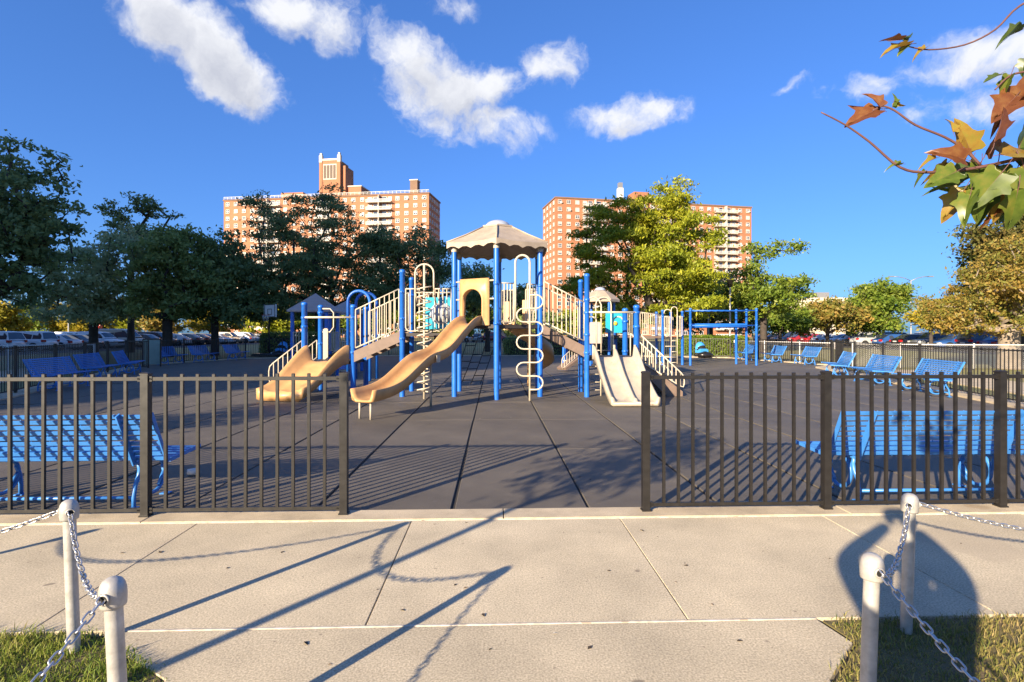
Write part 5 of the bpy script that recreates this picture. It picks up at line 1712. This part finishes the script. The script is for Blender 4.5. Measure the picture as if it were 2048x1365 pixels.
def build_tree(name, label, x, y, trunk_r, fork, blobs, nleaf, leaf, lm, seed, natt=170, bark='bark', sigma=.42, group=None, lean=(0, 0), aspect=.5, droop=0.0, shell=2.0, flat_=.55):
    rng = np.random.default_rng(seed)
    t = thing(name, (x, y, -.04), label, 'tree', group)
    B = np.array(blobs, float)
    vol = B[:, 3] * B[:, 4] * B[:, 5]
    idx = rng.choice(len(B), natt, p=vol / vol.sum())
    d = rng.normal(0, 1, (natt, 3)); d /= np.linalg.norm(d, axis=1)[:, None]
    rad = rng.uniform(0, 1, natt) ** (1 / shell)
    att = B[idx, :3] + d * B[idx, 3:6] * rad[:, None]
    nodes = [np.array([0, 0, 0.]), np.array([lean[0] * .3, lean[1] * .3, fork * .45]), np.array([lean[0], lean[1], fork])]
    par = [-1, 0, 1]
    F = nodes[2]
    order = np.argsort(np.linalg.norm(att - F, axis=1))
    tips = []
    for k in order:
        p = att[k]
        N = np.array(nodes[2:])
        dist = np.linalg.norm(N - p, axis=1) + .45 * np.linalg.norm(N - F, axis=1) * .35 + np.maximum(0, N[:, 2] - p[2]) * .8
        j = int(np.argmin(dist)) + 2
        q = nodes[j]
        L_ = np.linalg.norm(p - q)
        seg = max(1, int(L_ / .9))
        prev = j
        for s in range(1, seg + 1):
            f = s / seg
            w = q + (p - q) * f
            if s < seg:
                w = w + rng.normal(0, .07 * L_ / seg + .02, 3) + np.array([0, 0, .10 * L_ * math.sin(PI * f)])
            nodes.append(w); par.append(prev); prev = len(nodes) - 1
        tips.append(prev)
    cnt = np.zeros(len(nodes))
    for k in tips: cnt[k] += 1
    for k in range(len(nodes) - 1, 0, -1):
        cnt[par[k]] += cnt[k]
    rad_ = trunk_r * (np.maximum(cnt, .7) / cnt[0]) ** .52
    rad_[0] = trunk_r * 1.25; rad_[1] = trunk_r
    mb = MB()
    V, Fc = [], []
    for k in range(1, len(nodes)):
        a, b = Vector(nodes[par[k]]), Vector(nodes[k])
        if (b - a).length < 1e-4: continue
        ra, rb = min(rad_[par[k]], rad_[k] * 1.6 if par[k] > 2 else 9), rad_[k]
        n_ = 9 if k <= 2 else (6 if rb > .04 else 4)
        tg = (b - a).normalized(); u = tg.orthogonal().normalized(); w = tg.cross(u)
        o = len(V)
        b2 = b + tg * rb * .3
        for c_, r_ in ((a, ra), (b2, rb)):
            for i in range(n_):
                an = 2 * PI * i / n_
                V.append(c_ + (u * math.cos(an) + w * math.sin(an)) * r_)
        for i in range(n_):
            i2 = (i + 1) % n_
            Fc.append((o + i, o + i2, o + n_ + i2, o + n_ + i))
    mb.add(V, Fc, 0, True)
    part('trunk', mb, M[bark], t)
    N = np.array(nodes)
    src = np.concatenate([att, N[3:][cnt[3:] <= 2]])
    per = nleaf // len(src) + 1
    P = np.repeat(src, per, 0)[:nleaf] if len(src) * per > nleaf else np.repeat(src, per, 0)
    P = P + rng.normal(0, 1, P.shape) * np.array([sigma, sigma, sigma * flat_])
    link('crown', leaf_mesh('crown', P, leaf, rng, lm, aspect, droop=droop), t)
    return t

def px(p, Y): return (p - 1024) / FP * Y
def blob(pxc, pyc, Y, rpx, rpy, x0, dy=0, ry=None):
    """ellipsoid seen at px,py with half sizes in px at depth Y; relative to trunk x0"""
    k = Y / FP
    return (px(pxc, Y) - x0, dy, H + (666 - pyc) * k, rpx * k, (ry or rpx * k), rpy * k)

# left group, in the shade of the block
Y = 24; x0 = px(-45, Y)
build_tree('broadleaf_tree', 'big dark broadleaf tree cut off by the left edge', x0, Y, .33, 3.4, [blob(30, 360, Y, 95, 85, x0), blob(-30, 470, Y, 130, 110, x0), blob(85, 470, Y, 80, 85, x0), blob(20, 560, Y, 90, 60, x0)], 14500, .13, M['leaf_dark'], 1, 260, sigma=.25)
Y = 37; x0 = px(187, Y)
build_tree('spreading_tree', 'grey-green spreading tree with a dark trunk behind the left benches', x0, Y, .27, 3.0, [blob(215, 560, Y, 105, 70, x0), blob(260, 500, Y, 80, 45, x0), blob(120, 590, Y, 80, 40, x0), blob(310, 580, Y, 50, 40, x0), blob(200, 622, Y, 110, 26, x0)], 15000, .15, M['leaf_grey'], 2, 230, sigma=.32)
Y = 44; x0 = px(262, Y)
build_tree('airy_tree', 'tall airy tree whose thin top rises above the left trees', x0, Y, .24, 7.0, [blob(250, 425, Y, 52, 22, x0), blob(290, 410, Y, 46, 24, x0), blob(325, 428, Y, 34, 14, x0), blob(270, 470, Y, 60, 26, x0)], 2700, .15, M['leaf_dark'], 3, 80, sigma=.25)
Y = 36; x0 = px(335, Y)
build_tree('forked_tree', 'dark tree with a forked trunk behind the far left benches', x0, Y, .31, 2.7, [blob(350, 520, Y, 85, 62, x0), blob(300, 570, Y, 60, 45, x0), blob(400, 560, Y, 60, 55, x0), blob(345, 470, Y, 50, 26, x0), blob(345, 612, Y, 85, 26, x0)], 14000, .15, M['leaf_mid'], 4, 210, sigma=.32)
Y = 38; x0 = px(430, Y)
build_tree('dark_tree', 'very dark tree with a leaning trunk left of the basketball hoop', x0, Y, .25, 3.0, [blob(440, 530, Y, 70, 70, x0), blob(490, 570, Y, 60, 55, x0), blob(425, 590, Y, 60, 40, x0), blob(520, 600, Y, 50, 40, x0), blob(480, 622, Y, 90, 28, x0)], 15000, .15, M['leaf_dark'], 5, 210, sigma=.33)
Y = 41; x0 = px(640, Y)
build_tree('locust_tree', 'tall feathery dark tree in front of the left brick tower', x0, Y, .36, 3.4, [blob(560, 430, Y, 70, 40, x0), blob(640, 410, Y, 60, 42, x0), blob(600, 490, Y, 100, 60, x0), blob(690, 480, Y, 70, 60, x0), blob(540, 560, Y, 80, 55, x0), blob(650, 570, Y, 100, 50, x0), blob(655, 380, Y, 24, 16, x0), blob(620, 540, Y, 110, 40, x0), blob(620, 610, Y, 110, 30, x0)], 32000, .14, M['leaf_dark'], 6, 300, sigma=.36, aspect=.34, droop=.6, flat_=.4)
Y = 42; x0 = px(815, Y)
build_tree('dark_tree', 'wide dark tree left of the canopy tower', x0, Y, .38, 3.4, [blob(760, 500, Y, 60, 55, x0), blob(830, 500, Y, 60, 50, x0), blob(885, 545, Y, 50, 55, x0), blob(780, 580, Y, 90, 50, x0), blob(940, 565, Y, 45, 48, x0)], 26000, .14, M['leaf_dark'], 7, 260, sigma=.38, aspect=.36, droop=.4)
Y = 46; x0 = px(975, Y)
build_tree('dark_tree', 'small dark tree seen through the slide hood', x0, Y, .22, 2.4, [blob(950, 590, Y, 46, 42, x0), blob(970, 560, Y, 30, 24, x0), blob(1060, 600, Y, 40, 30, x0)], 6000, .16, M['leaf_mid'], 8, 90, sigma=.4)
# right of centre
Y = 38; x0 = px(1270, Y)
build_tree('locust_tree', 'large yellow-green locust tree, half in shade, before the right tower', x0, Y, .38, 2.6, [blob(1345, 400, Y, 55, 48, x0), blob(1290, 440, Y, 80, 55, x0), blob(1205, 470, Y, 62, 60, x0), blob(1370, 480, Y, 70, 60, x0), blob(1310, 540, Y, 100, 55, x0), blob(1190, 540, Y, 50, 36, x0), blob(1400, 550, Y, 50, 45, x0), blob(1350, 600, Y, 75, 36, x0), blob(1250, 600, Y, 50, 36, x0), blob(1358, 362, Y, 26, 20, x0), blob(1400, 600, Y, 50, 36, x0), blob(1160, 570, Y, 40, 30, x0)], 50000, .145, M['leaf_locust'], 9, 380, sigma=.36, aspect=.36, droop=.7, flat_=.4)
Y = 43; x0 = px(1527, Y)
build_tree('broadleaf_tree', 'open green tree with a thin leaning top right of the right tower', x0, Y, .26, 3.0, [blob(1520, 500, Y, 40, 26, x0), blob(1575, 495, Y, 32, 14, x0), blob(1530, 590, Y, 75, 40, x0), blob(1590, 580, Y, 36, 30, x0), blob(1480, 600, Y, 50, 40, x0), blob(1500, 540, Y, 30, 30, x0)], 13000, .14, M['leaf_bright'], 10, 170, sigma=.34)
Y = 50; x0 = px(1420, Y)
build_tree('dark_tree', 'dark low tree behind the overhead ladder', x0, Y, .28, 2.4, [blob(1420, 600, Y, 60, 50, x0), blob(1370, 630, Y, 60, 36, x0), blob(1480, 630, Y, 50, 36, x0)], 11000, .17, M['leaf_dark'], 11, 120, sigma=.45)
Y = 62; x0 = px(1755, Y)
build_tree('green_tree', 'bright green rounded tree in front of the right car park', x0, Y, .24, 1.8, [blob(1755, 610, Y, 58, 42, x0), blob(1740, 580, Y, 36, 22, x0), blob(1790, 585, Y, 26, 22, x0), blob(1740, 645, Y, 52, 24, x0)], 12000, .20, M['leaf_bright'], 12, 130, sigma=.5)
Y = 60; x0 = px(1655, Y)
build_tree('rusty_tree', 'small rust-coloured tree by the low beige building', x0, Y, .2, 1.6, [blob(1650, 630, Y, 52, 30, x0), blob(1690, 635, Y, 34, 26, x0), blob(1605, 645, Y, 36, 26, x0)], 9000, .20, M['leaf_rust'], 13, 110, sigma=.5)
Y = 58; x0 = px(1560, Y)
build_tree('yellow_tree', 'small yellow-green tree left of the rust-coloured one', x0, Y, .18, 1.6, [blob(1560, 640, Y, 40, 26, x0), blob(1590, 640, Y, 26, 26, x0)], 6000, .20, M['leaf_bright'], 14, 70, sigma=.45)
Y = 24; x0 = px(2018, Y)
build_tree('autumn_tree', 'big rust and gold tree with a pale trunk on the right edge', x0, Y, .40, 1.9, [blob(1950, 600, Y, 100, 42, x0), blob(2010, 560, Y, 90, 50, x0), blob(1900, 640, Y, 60, 26, x0), blob(2080, 600, Y, 80, 70, x0), blob(1990, 650, Y, 90, 22, x0), blob(2040, 500, Y, 60, 40, x0)], 30000, .075, M['leaf_rust'], 15, 330, bark='bark_pale', sigma=.22)
Y = 30; x0 = px(2050, Y)
build_tree('olive_tree', 'olive green tree rising above the rust-coloured one on the right', x0, Y, .34, 4.2, [blob(1970, 490, Y, 60, 45, x0), blob(2040, 450, Y, 60, 45, x0), blob(2030, 530, Y, 90, 50, x0), blob(2080, 380, Y, 50, 50, x0)], 13000, .125, M['leaf_olive'], 16, 190, sigma=.34)
Y = 50; x0 = px(1862, Y)
build_tree('yellow_tree', 'small yellow tree beside the double street lamp', x0, Y, .16, 1.4, [blob(1865, 635, Y, 34, 24, x0), blob(1885, 610, Y, 24, 18, x0)], 6000, .16, M['leaf_yellow'], 17, 70, sigma=.36)
# distant sunlit tree line
far_specs = [(-30, 95, 'leaf_yellow'), (60, 112, 'leaf_bright'), (150, 100, 'leaf_yellow'), (240, 118, 'leaf_locust'), (330, 105, 'leaf_rust'), (420, 116, 'leaf_yellow'), (500, 102, 'leaf_locust'), (575, 112, 'leaf_bright'), (660, 120, 'leaf_locust'), (760, 116, 'leaf_bright'), (870, 124, 'leaf_locust'), (940, 118, 'leaf_bright'), (1015, 126, 'leaf_mid'), (1085, 120, 'leaf_mid'), (1170, 120, 'leaf_locust'), (1260, 122, 'leaf_mid'), (1990, 100, 'leaf_bright'), (2080, 92, 'leaf_yellow'), (1920, 108, 'leaf_mid')]
lab_far = ['cut off by the left edge', 'behind the first parked cars', 'behind the thin white pole', 'left of the forked trunk', 'behind the forked trunk', 'behind the leaning trunk', 'left of the hoop', 'behind the hoop', 'behind the left play house', 'behind the blue arches', 'behind the corkscrew climber', 'behind the slide hood', 'behind the canopy tower post', 'behind the right ramp', 'left of the domed roof', 'right of the domed roof', 'behind the rust and gold tree', 'cut off by the right edge', 'left of the rust and gold tree']
CN = {'leaf_yellow': 'yellowing', 'leaf_bright': 'bright green', 'leaf_locust': 'yellow-green', 'leaf_rust': 'rust-coloured', 'leaf_mid': 'mid green'}
for i, (p_, Y, lm) in enumerate(far_specs):
    x0 = px(p_, Y); rg_ = random.Random(100 + i)
    h_ = rg_.uniform(7, 9.5)
    build_tree('distant_tree', f'distant sunlit {CN[lm]} tree {lab_far[i]}', x0, Y, .22, 2.0, [(rg_.uniform(-1, 1), 0, h_ * .52, 6.2, 4, h_ * .38), (rg_.uniform(-3, 3), 0, h_ * .75, 3.6, 3, h_ * .25), (rg_.uniform(-5, 5), 0, h_ * .34, 5.0, 3, h_ * .24)], 7000, .32, M[lm], 50 + i, 60, sigma=.65, group='trees beyond the car parks')

# hedges
def hedge(label, x0, x1, y0, y1, h, n, seed, m='hedge'):
    rng = np.random.default_rng(seed)
    t = thing('hedge', ((x0 + x1) / 2, (y0 + y1) / 2, -.04), label, 'hedge')
    cx_, cy_ = (x0 + x1) / 2, (y0 + y1) / 2
    core = MB()
    core.bevbox(x0 + .25 - cx_, x1 - .25 - cx_, y0 + .25 - cy_, y1 - .25 - cy_, 0, h - .2, .3)
    part('stems', core, M['bark'], t)
    u = rng.uniform(-1, 1, (n, 3)); ax = rng.integers(0, 3, n); sg_ = np.where(rng.uniform(0, 1, n) < .5, -1, 1)
    u[np.arange(n), ax] = sg_ * rng.uniform(.85, 1.0, n)
    # round the corners
    r = np.linalg.norm(np.abs(u) ** 4, axis=1) ** .25
    u = u / np.maximum(r, .9)[:, None]
    P = np.stack([u[:, 0] * (x1 - x0) / 2, u[:, 1] * (y1 - y0) / 2, (u[:, 2] * .5 + .5) * h], 1) + rng.normal(0, .06, (n, 3))
    link('foliage', leaf_mesh('foliage', P, .07, rng, M[m]), t)
hedge('rounded light green clipped hedge behind the right end of the far fence', px(1368, 39), px(1492, 39), 38.2, 41, 1.35, 15000, 1)
hedge('dark clipped hedge behind the basketball hoop', px(525, 39.5), px(665, 39.5), 38.8, 41.5, 1.6, 12000, 2, 'leaf_mid')
hedge('dark clipped hedge behind the spiral slide', px(1010, 40), px(1260, 40), 39, 41.5, 1.3, 12000, 3, 'leaf_mid')

# ------------------------------------------------------------------ lamps and poles
def lamp_post(x, y, h, label, kind):
    t = thing('street_lamp', (x, y, -.04), label, 'street lamp')
    mb = MB(); mb.lathe([(.12, 0), (.12, .3), (.08, .4), (.06, h)], n=10); part('pole', mb, M['alu'], t)
    if kind == 'lantern':
        mb = MB(); mb.lathe([(.05, h), (.16, h + .05), (.24, h + .5), (.30, h + .52), (.28, h + .58), (.1, h + .72), (0, h + .76)], n=12); part('lantern', mb, M['black'], t)
    elif kind == 'double':
        for s in (-1, 1):
            mb = MB(); mb.tube([(0, 0, h - .1), (s * .8, 0, h + .25), (s * 1.6, 0, h + .42), (s * 2.2, 0, h + .45)], .045, 8)
            a = part('arm', mb, M['alu'], t)
            mb = MB(); mb.bevbox(min(s * 2.15, s * 2.75), max(s * 2.15, s * 2.75), -.14, .14, h + .38, h + .5, .04); part('lamp_head', mb, M['alu'], a)
    return t
Y = 39.3; lamp_post(px(1460, Y), Y, 5.0, 'grey lamp post with black lantern behind the overhead ladder', 'lantern')
Y = 66; lamp_post(px(1822, Y), Y, 8.2, 'tall street lamp with two arms over the right car park', 'double')
Y = 46; lamp_post(px(1417, Y), Y, 5.0, 'thin grey pole behind the overhead ladder', 'plain')
Y = 70; lamp_post(px(137, Y), Y, 4.4, 'thin white pole among the left parked cars', 'plain')
# red stop-like sign seen past a trunk on the left
t = thing('road_sign', (px(200, 72), 72, 0), 'red octagonal road sign beyond the left parked cars', 'sign')
mb = MB(); mb.tube([(0, 0, 0), (0, 0, 2.6)], .035, 6); part('pole', mb, M['alu'], t)
mb = MB(); mb.lathe([(0, -.05), (.40, -.05), (.40, -.02), (0, -.02)], (0, 0, 2.5), 8, axis='y'); part('plate', mb, M['red'], t)

# ------------------------------------------------------------------ near tree on the right with the overhanging branch
def maple_leaf(fold, curl, wx):
    out_ = [(0, 0), (.10, -.05), (.24, -.10), (.34, -.04), (.33, .08), (.30, .17), (.40, .27), (.45, .40), (.31, .43), (.23, .52), (.17, .72), (.09, .88), (0, 1.0)]
    def bend(a, b, k=0):
        a *= wx
        return (a * math.cos(fold), b - .12 * abs(a), abs(a) * math.sin(fold) - curl * max(0, b - .25) ** 2 + .06 * math.sin(b * 9 + a * 7) * abs(a) + k)
    mb = MB()
    ns = len(out_)
    for sgn in (1, -1):
        P = [(sgn * a, b) for a, b in out_]
        mid = [(sgn * a * .5, .5 * b + .25 * b) for a, b in out_]
        vs = [bend(*p) for p in P] + [bend(*p) for p in mid] + [bend(0, b * .96) for a, b in out_]
        fs = []
        for i in range(ns - 1):
            fs += [(i, i + 1, ns + i + 1, ns + i), (ns + i, ns + i + 1, 2 * ns + i + 1, 2 * ns + i)]
        mb.add(vs, [f if sgn > 0 else f[::-1] for f in fs], 0, True)
    mb.tube([bend(0, .8, -.004), bend(0, .4, -.006), (0, 0, -.004), (0, -.2, .03), (.02, -.42, .02)], [.004, .009, .012, .011, .011], 4, 1)
    return mb
LEAFC = {'rust': [(.13, .045, .022), (.20, .075, .03), (.30, .15, .05)], 'gold': [(.22, .12, .025), (.34, .22, .04), (.24, .26, .04)], 'green': [(.06, .10, .015), (.13, .18, .028), (.25, .22, .045)], 'dark': [(.04, .075, .02), (.08, .12, .03), (.12, .15, .04)]}
LMAT = {}
for k, cs_ in LEAFC.items():
    m = leafmat('near_leaf_' + k, cs_, .45, .32)
    for nd_ in m.node_tree.nodes:
        if nd_.type == 'TEX_NOISE': nd_.inputs['Scale'].default_value = 3.5; nd_.inputs['Detail'].default_value = 5
    LMAT[k] = m
lmesh = {k: [maple_leaf(fo, cu, wx).mesh('leaf', [LMAT[k], M['twig']]) for fo, cu, wx in ((.5, .5, .95), (.9, .9, .9), (.25, .2, 1.0), (1.15, .6, .85))] for k in LEAFC}
nt = thing('young_maple', (3.25, 1.15, 0), 'near maple branch with rusty and green leaves reaching in at top right', 'tree')
mb = MB(); mb.tube([(0, 0, -.02), (.02, 0, 1.0), (-.02, .02, 2.0), (.0, .05, 3.0), (.05, .1, 4.2)], [.05, .045, .04, .03, .015], 10)
part('trunk', mb, M['bark'], nt)
Yb = 1.5
def bp(px_, py_, Y=Yb): return Vector((px(px_, Y), Y, H + (666 - py_) * Y / FP)) - Vector((3.25, 1.15, 0))
rgl = random.Random(4)
def branch(pts, r0, r1, leaves):
    path = sm([tuple(p) for p in pts], 4)
    n = len(path)
    mb = MB(); mb.tube(path, [r0 + (r1 - r0) * i / (n - 1) for i in range(n)], 7)
    b = part('branch', mb, M['twig'], nt)
    for (lx, ly, sz, ang, col, tilt, dY) in leaves:
        o = link('leaf', rgl.choice(lmesh[col]), b, bp(lx, ly, Yb + dY))
        s = sz * .84 * (Yb + dY) / FP
        o.scale = (s, s, s)
        # leaf tip points along ang in the picture plane, face rolled by tilt
        o.rotation_euler = (Matrix.Rotation(-ang + PI / 2, 3, 'Y') @ Matrix.Rotation(PI / 2, 3, 'X') @ Matrix.Rotation(tilt + rgl.uniform(-.25, .25), 3, 'Y') @ Matrix.Rotation(rgl.uniform(-.5, .35), 3, 'X')).to_euler()
    return b
T = rgl.uniform
A_ = lambda d_: R(d_)
branch([Vector((0, .03, 2.5)), bp(2300, 230), bp(2100, 300), bp(1960, 335), bp(1860, 345), bp(1800, 335), bp(1740, 285), bp(1690, 250), bp(1642, 225)], .0065, .0018,
       [(1800, 330, 34, A_(190), 'green', 1.0, 0), (1850, 345, 40, A_(220), 'green', .9, 0), (1890, 330, 60, A_(215), 'gold', .4, .02), (1925, 318, 78, A_(160), 'rust', .3, -.02), (1940, 300, 85, A_(120), 'gold', -.4, .03),
        (1975, 300, 95, A_(75), 'rust', .9, .0), (1990, 280, 90, A_(45), 'rust', 1.1, -.05), (1960, 335, 90, A_(250), 'green', .2, .02), (1910, 345, 80, A_(205), 'green', .7, -.04), (1990, 340, 110, A_(280), 'green', -.3, .04),
        (2030, 320, 120, A_(300), 'dark', .2, .03), (2010, 310, 95, A_(20), 'gold', -.5, -.03), (2040, 290, 110, A_(60), 'green', .3, .05), (1985, 375, 100, A_(255), 'dark', .5, .0), (1945, 370, 80, A_(200), 'green', -.6, .05),
        (1955, 385, 75, A_(270), 'green', .9, -.02), (2030, 350, 120, A_(255), 'dark', -.2, .06), (2050, 340, 120, A_(290), 'green', .5, -.03), (1905, 262, 44, A_(80), 'gold', .3, .0), (1990, 405, 70, A_(250), 'rust', .4, .02),
        (2000, 350, 100, A_(230), 'green', .4, -.06), (1935, 330, 70, A_(230), 'dark', .8, .04), (1870, 318, 40, A_(200), 'gold', .9, 0), (2060, 310, 120, A_(10), 'gold', .2, .02), (1925, 385, 80, A_(225), 'gold', .8, .02), (1940, 392, 78, A_(262), 'green', .9, -.02), (2000, 395, 60, A_(262), 'gold', .7, .0), (1965, 365, 85, A_(238), 'green', .5, .03), (2035, 385, 95, A_(265), 'green', .6, -.04), (1905, 372, 60, A_(185), 'green', .5, .0), (2010, 385, 85, A_(275), 'rust', 1.0, .03)])
branch([bp(1960, 330), bp(1930, 300), bp(1890, 275), bp(1830, 250), bp(1790, 222), bp(1765, 213), bp(1745, 222)], .004, .002,
       [(1760, 212, 52, A_(120), 'rust', .3, 0), (1748, 222, 78, A_(205), 'rust', .5, 0), (1785, 212, 36, A_(60), 'green', .6, 0), (1755, 218, 60, A_(190), 'rust', -.5, .02), (1790, 205, 26, A_(-20), 'gold', .9, 0)])
branch([Vector((.02, .04, 3.2)), bp(2260, -40), bp(2120, -20), bp(2040, 12), bp(1990, 60), bp(1930, 90), bp(1860, 100), bp(1815, 93)], .004, .0016,
       [(1812, 92, 62, A_(190), 'gold', 1.15, 0), (1800, 80, 50, A_(155), 'rust', 1.2, 0), (1815, 92, 34, A_(215), 'green', 1.0, 0), (1850, 98, 32, A_(200), 'gold', .8, 0), (1806, 74, 34, A_(-5), 'dark', 1.1, 0)])
branch([bp(2250, 120), bp(2120, 130), bp(2060, 142), bp(2020, 152), bp(1990, 180)], .005, .002,
       [(2040, 62, 70, A_(215), 'dark', 1.1, 0), (2020, 155, 60, A_(235), 'green', .9, 0), (1998, 150, 40, A_(200), 'dark', 1.2, 0), (2060, 180, 110, A_(210), 'rust', .9, 0), (2030, 195, 100, A_(230), 'rust', .8, 0), (2050, 120, 40, A_(250), 'dark', .9, .03)])
rng = np.random.default_rng(77)
tw_, P = MB(), []
for k in range(42):
    z_ = 2.2 + 2.0 * k / 42
    a_ = 2.4 * k
    L_ = .9 - .35 * (k / 42)
    o_ = Vector((0, .04, z_)); e_ = Vector((.45 + L_ * math.cos(a_), .2 + L_ * math.sin(a_), z_ + rng.uniform(.1, .45)))
    m_ = o_.lerp(e_, .5) + Vector((0, 0, .10))
    tw_.tube([o_, m_, e_], [.008, .005, .002], 5)
    for q in range(13):
        t_ = rng.uniform(.3, 1.0)
        b_ = (o_.lerp(m_, t_ * 2) if t_ < .5 else m_.lerp(e_, t_ * 2 - 1))
        P.append(np.array(b_) + rng.normal(0, .035, 3))
tag(part('twigs', tw_, M['twig'], nt), kind='stuff')
link('crown', leaf_mesh('crown', np.array(P), .055, rng, M['leaf_locust']), nt)

# young trees behind the viewer; their shade falls across the mats
build_tree('young_tree', 'slender young tree behind the viewer on the left', -3.65, -.05, .036, 2.15, [(0, 0, 2.9, .75, .75, .75), (.2, .1, 3.4, .5, .5, .5)], 900, .07, M['leaf_mid'], 31, 46, sigma=.16)
build_tree('young_tree', 'leafy young tree behind the viewer farther left', -12.4, 1.6, .07, 2.0, [(0, 0, 3.4, 1.5, 1.5, .7), (.4, 0, 4.2, 1.0, 1.0, .5)], 2200, .08, M['leaf_mid'], 32, 70, sigma=.2)
build_tree('young_tree', 'leafy young tree behind the viewer on the right', .6, -6.5, .08, 2.6, [(0, 0, 4.2, 1.3, 1.3, .8)], 1500, .08, M['leaf_mid'], 33, 60, sigma=.2)

# ------------------------------------------------------------------ the photographer, whose shadow falls on the right of the path
pr = thing('person', (-.27, -.42, 0), 'person taking the picture, seen only as a shadow on the path', 'person')
def skin(name, verts, edges, radii, m, parent, root=0, sub=2):
    me = bpy.data.meshes.new(name); me.from_pydata(verts, edges, []); me.materials.append(m)
    o = link(name, me, parent)
    md = o.modifiers.new('skin', 'SKIN'); md.use_smooth_shade = True
    sv = me.skin_vertices
    if not sv:
        bpy.context.view_layer.objects.active = o
    lay = me.skin_vertices[0].data
    for i, r in enumerate(radii):
        rr_ = r if isinstance(r, tuple) else (r, r)
        lay[i].radius = rr_; lay[i].use_root = (i == root)
    s = o.modifiers.new('sub', 'SUBSURF'); s.levels = sub; s.render_levels = sub
    return o
bv = [(0, 0, .95), (0, .01, 1.12), (0, .0, 1.3), (0, -.01, 1.42), (0, .02, 1.52), (0, .05, 1.60), (0, .05, 1.72),      # pelvis..head
      (.10, 0, .90), (.12, .02, .48), (.13, -.02, .08), (.14, .13, .04), (-.10, 0, .90), (-.12, .02, .48), (-.13, -.02, .08), (-.14, .13, .04),
      (.19, .0, 1.43), (.31, .08, 1.58), (.10, .20, 1.90), (-.19, .0, 1.43), (-.42, .16, 1.68), (-.07, .24, 1.93)]
be = [(0, 1), (1, 2), (2, 3), (3, 4), (4, 5), (5, 6), (0, 7), (7, 8), (8, 9), (9, 10), (0, 11), (11, 12), (12, 13), (13, 14), (3, 15), (15, 16), (16, 17), (3, 18), (18, 19), (19, 20)]
br = [(.24, .16), (.25, .16), (.27, .16), (.22, .12), .08, (.085, .10), (.08, .095), .095, .065, .045, .04, .095, .065, .045, .04, .13, .125, .06, .11, .085, .05]
M['cloth'] = mat('dark_clothes', (.05, .055, .07), .9, var=.2)
M['skin'] = mat('skin', (.45, .28, .2), .6)
skin('body', bv, be, br, M['cloth'], pr)
for s, hx in ((1, .09), (-1, -.07)):
    base = Vector((hx, .24, 1.93))
    vs, es, rs = [tuple(base), tuple(base + Vector((-s * .02, .03, .05)))], [(0, 1)], [.034, .036]
    for k, (dx, ln) in enumerate(((-.03, .07), (-.01, .085), (.01, .08), (.03, .065))):
        i = len(vs)
        a = base + Vector((dx, .03, .085)); vs += [tuple(a), tuple(a + Vector((-s * .02, .03, ln * .5))), tuple(a + Vector((-s * .04, .01, ln * .8)))]
        es += [(1, i), (i, i + 1), (i + 1, i + 2)]; rs += [.010, .009, .008]
    i = len(vs); vs += [tuple(base + Vector((-s * .045, .01, .03))), tuple(base + Vector((-s * .06, .03, .06)))]; es += [(0, i), (i, i + 1)]; rs += [.011, .009]
    skin('hand', vs, es, rs, M['skin'], pr, sub=1)
mb = MB(); mb.lathe([(0, 1.83), (.05, 1.825), (.095, 1.78), (.11, 1.7), (.10, 1.62)], (0, .03, 0), 14); part('hair', mb, M['bark'], pr)
pc = thing('camera_body', (-.26, -.16, 1.98), 'camera held up by the person taking the picture', 'camera')
mb = MB(); mb.bevbox(-.07, .07, -.03, .03, 0, .10, .01); part('housing', mb, M['plastic_black'], pc)
mb = MB(); mb.lathe([(.035, .03), (.035, .065), (.0, .065)], (0, 0, .05), 14, axis='y'); part('lens', mb, M['plastic_black'], pc)
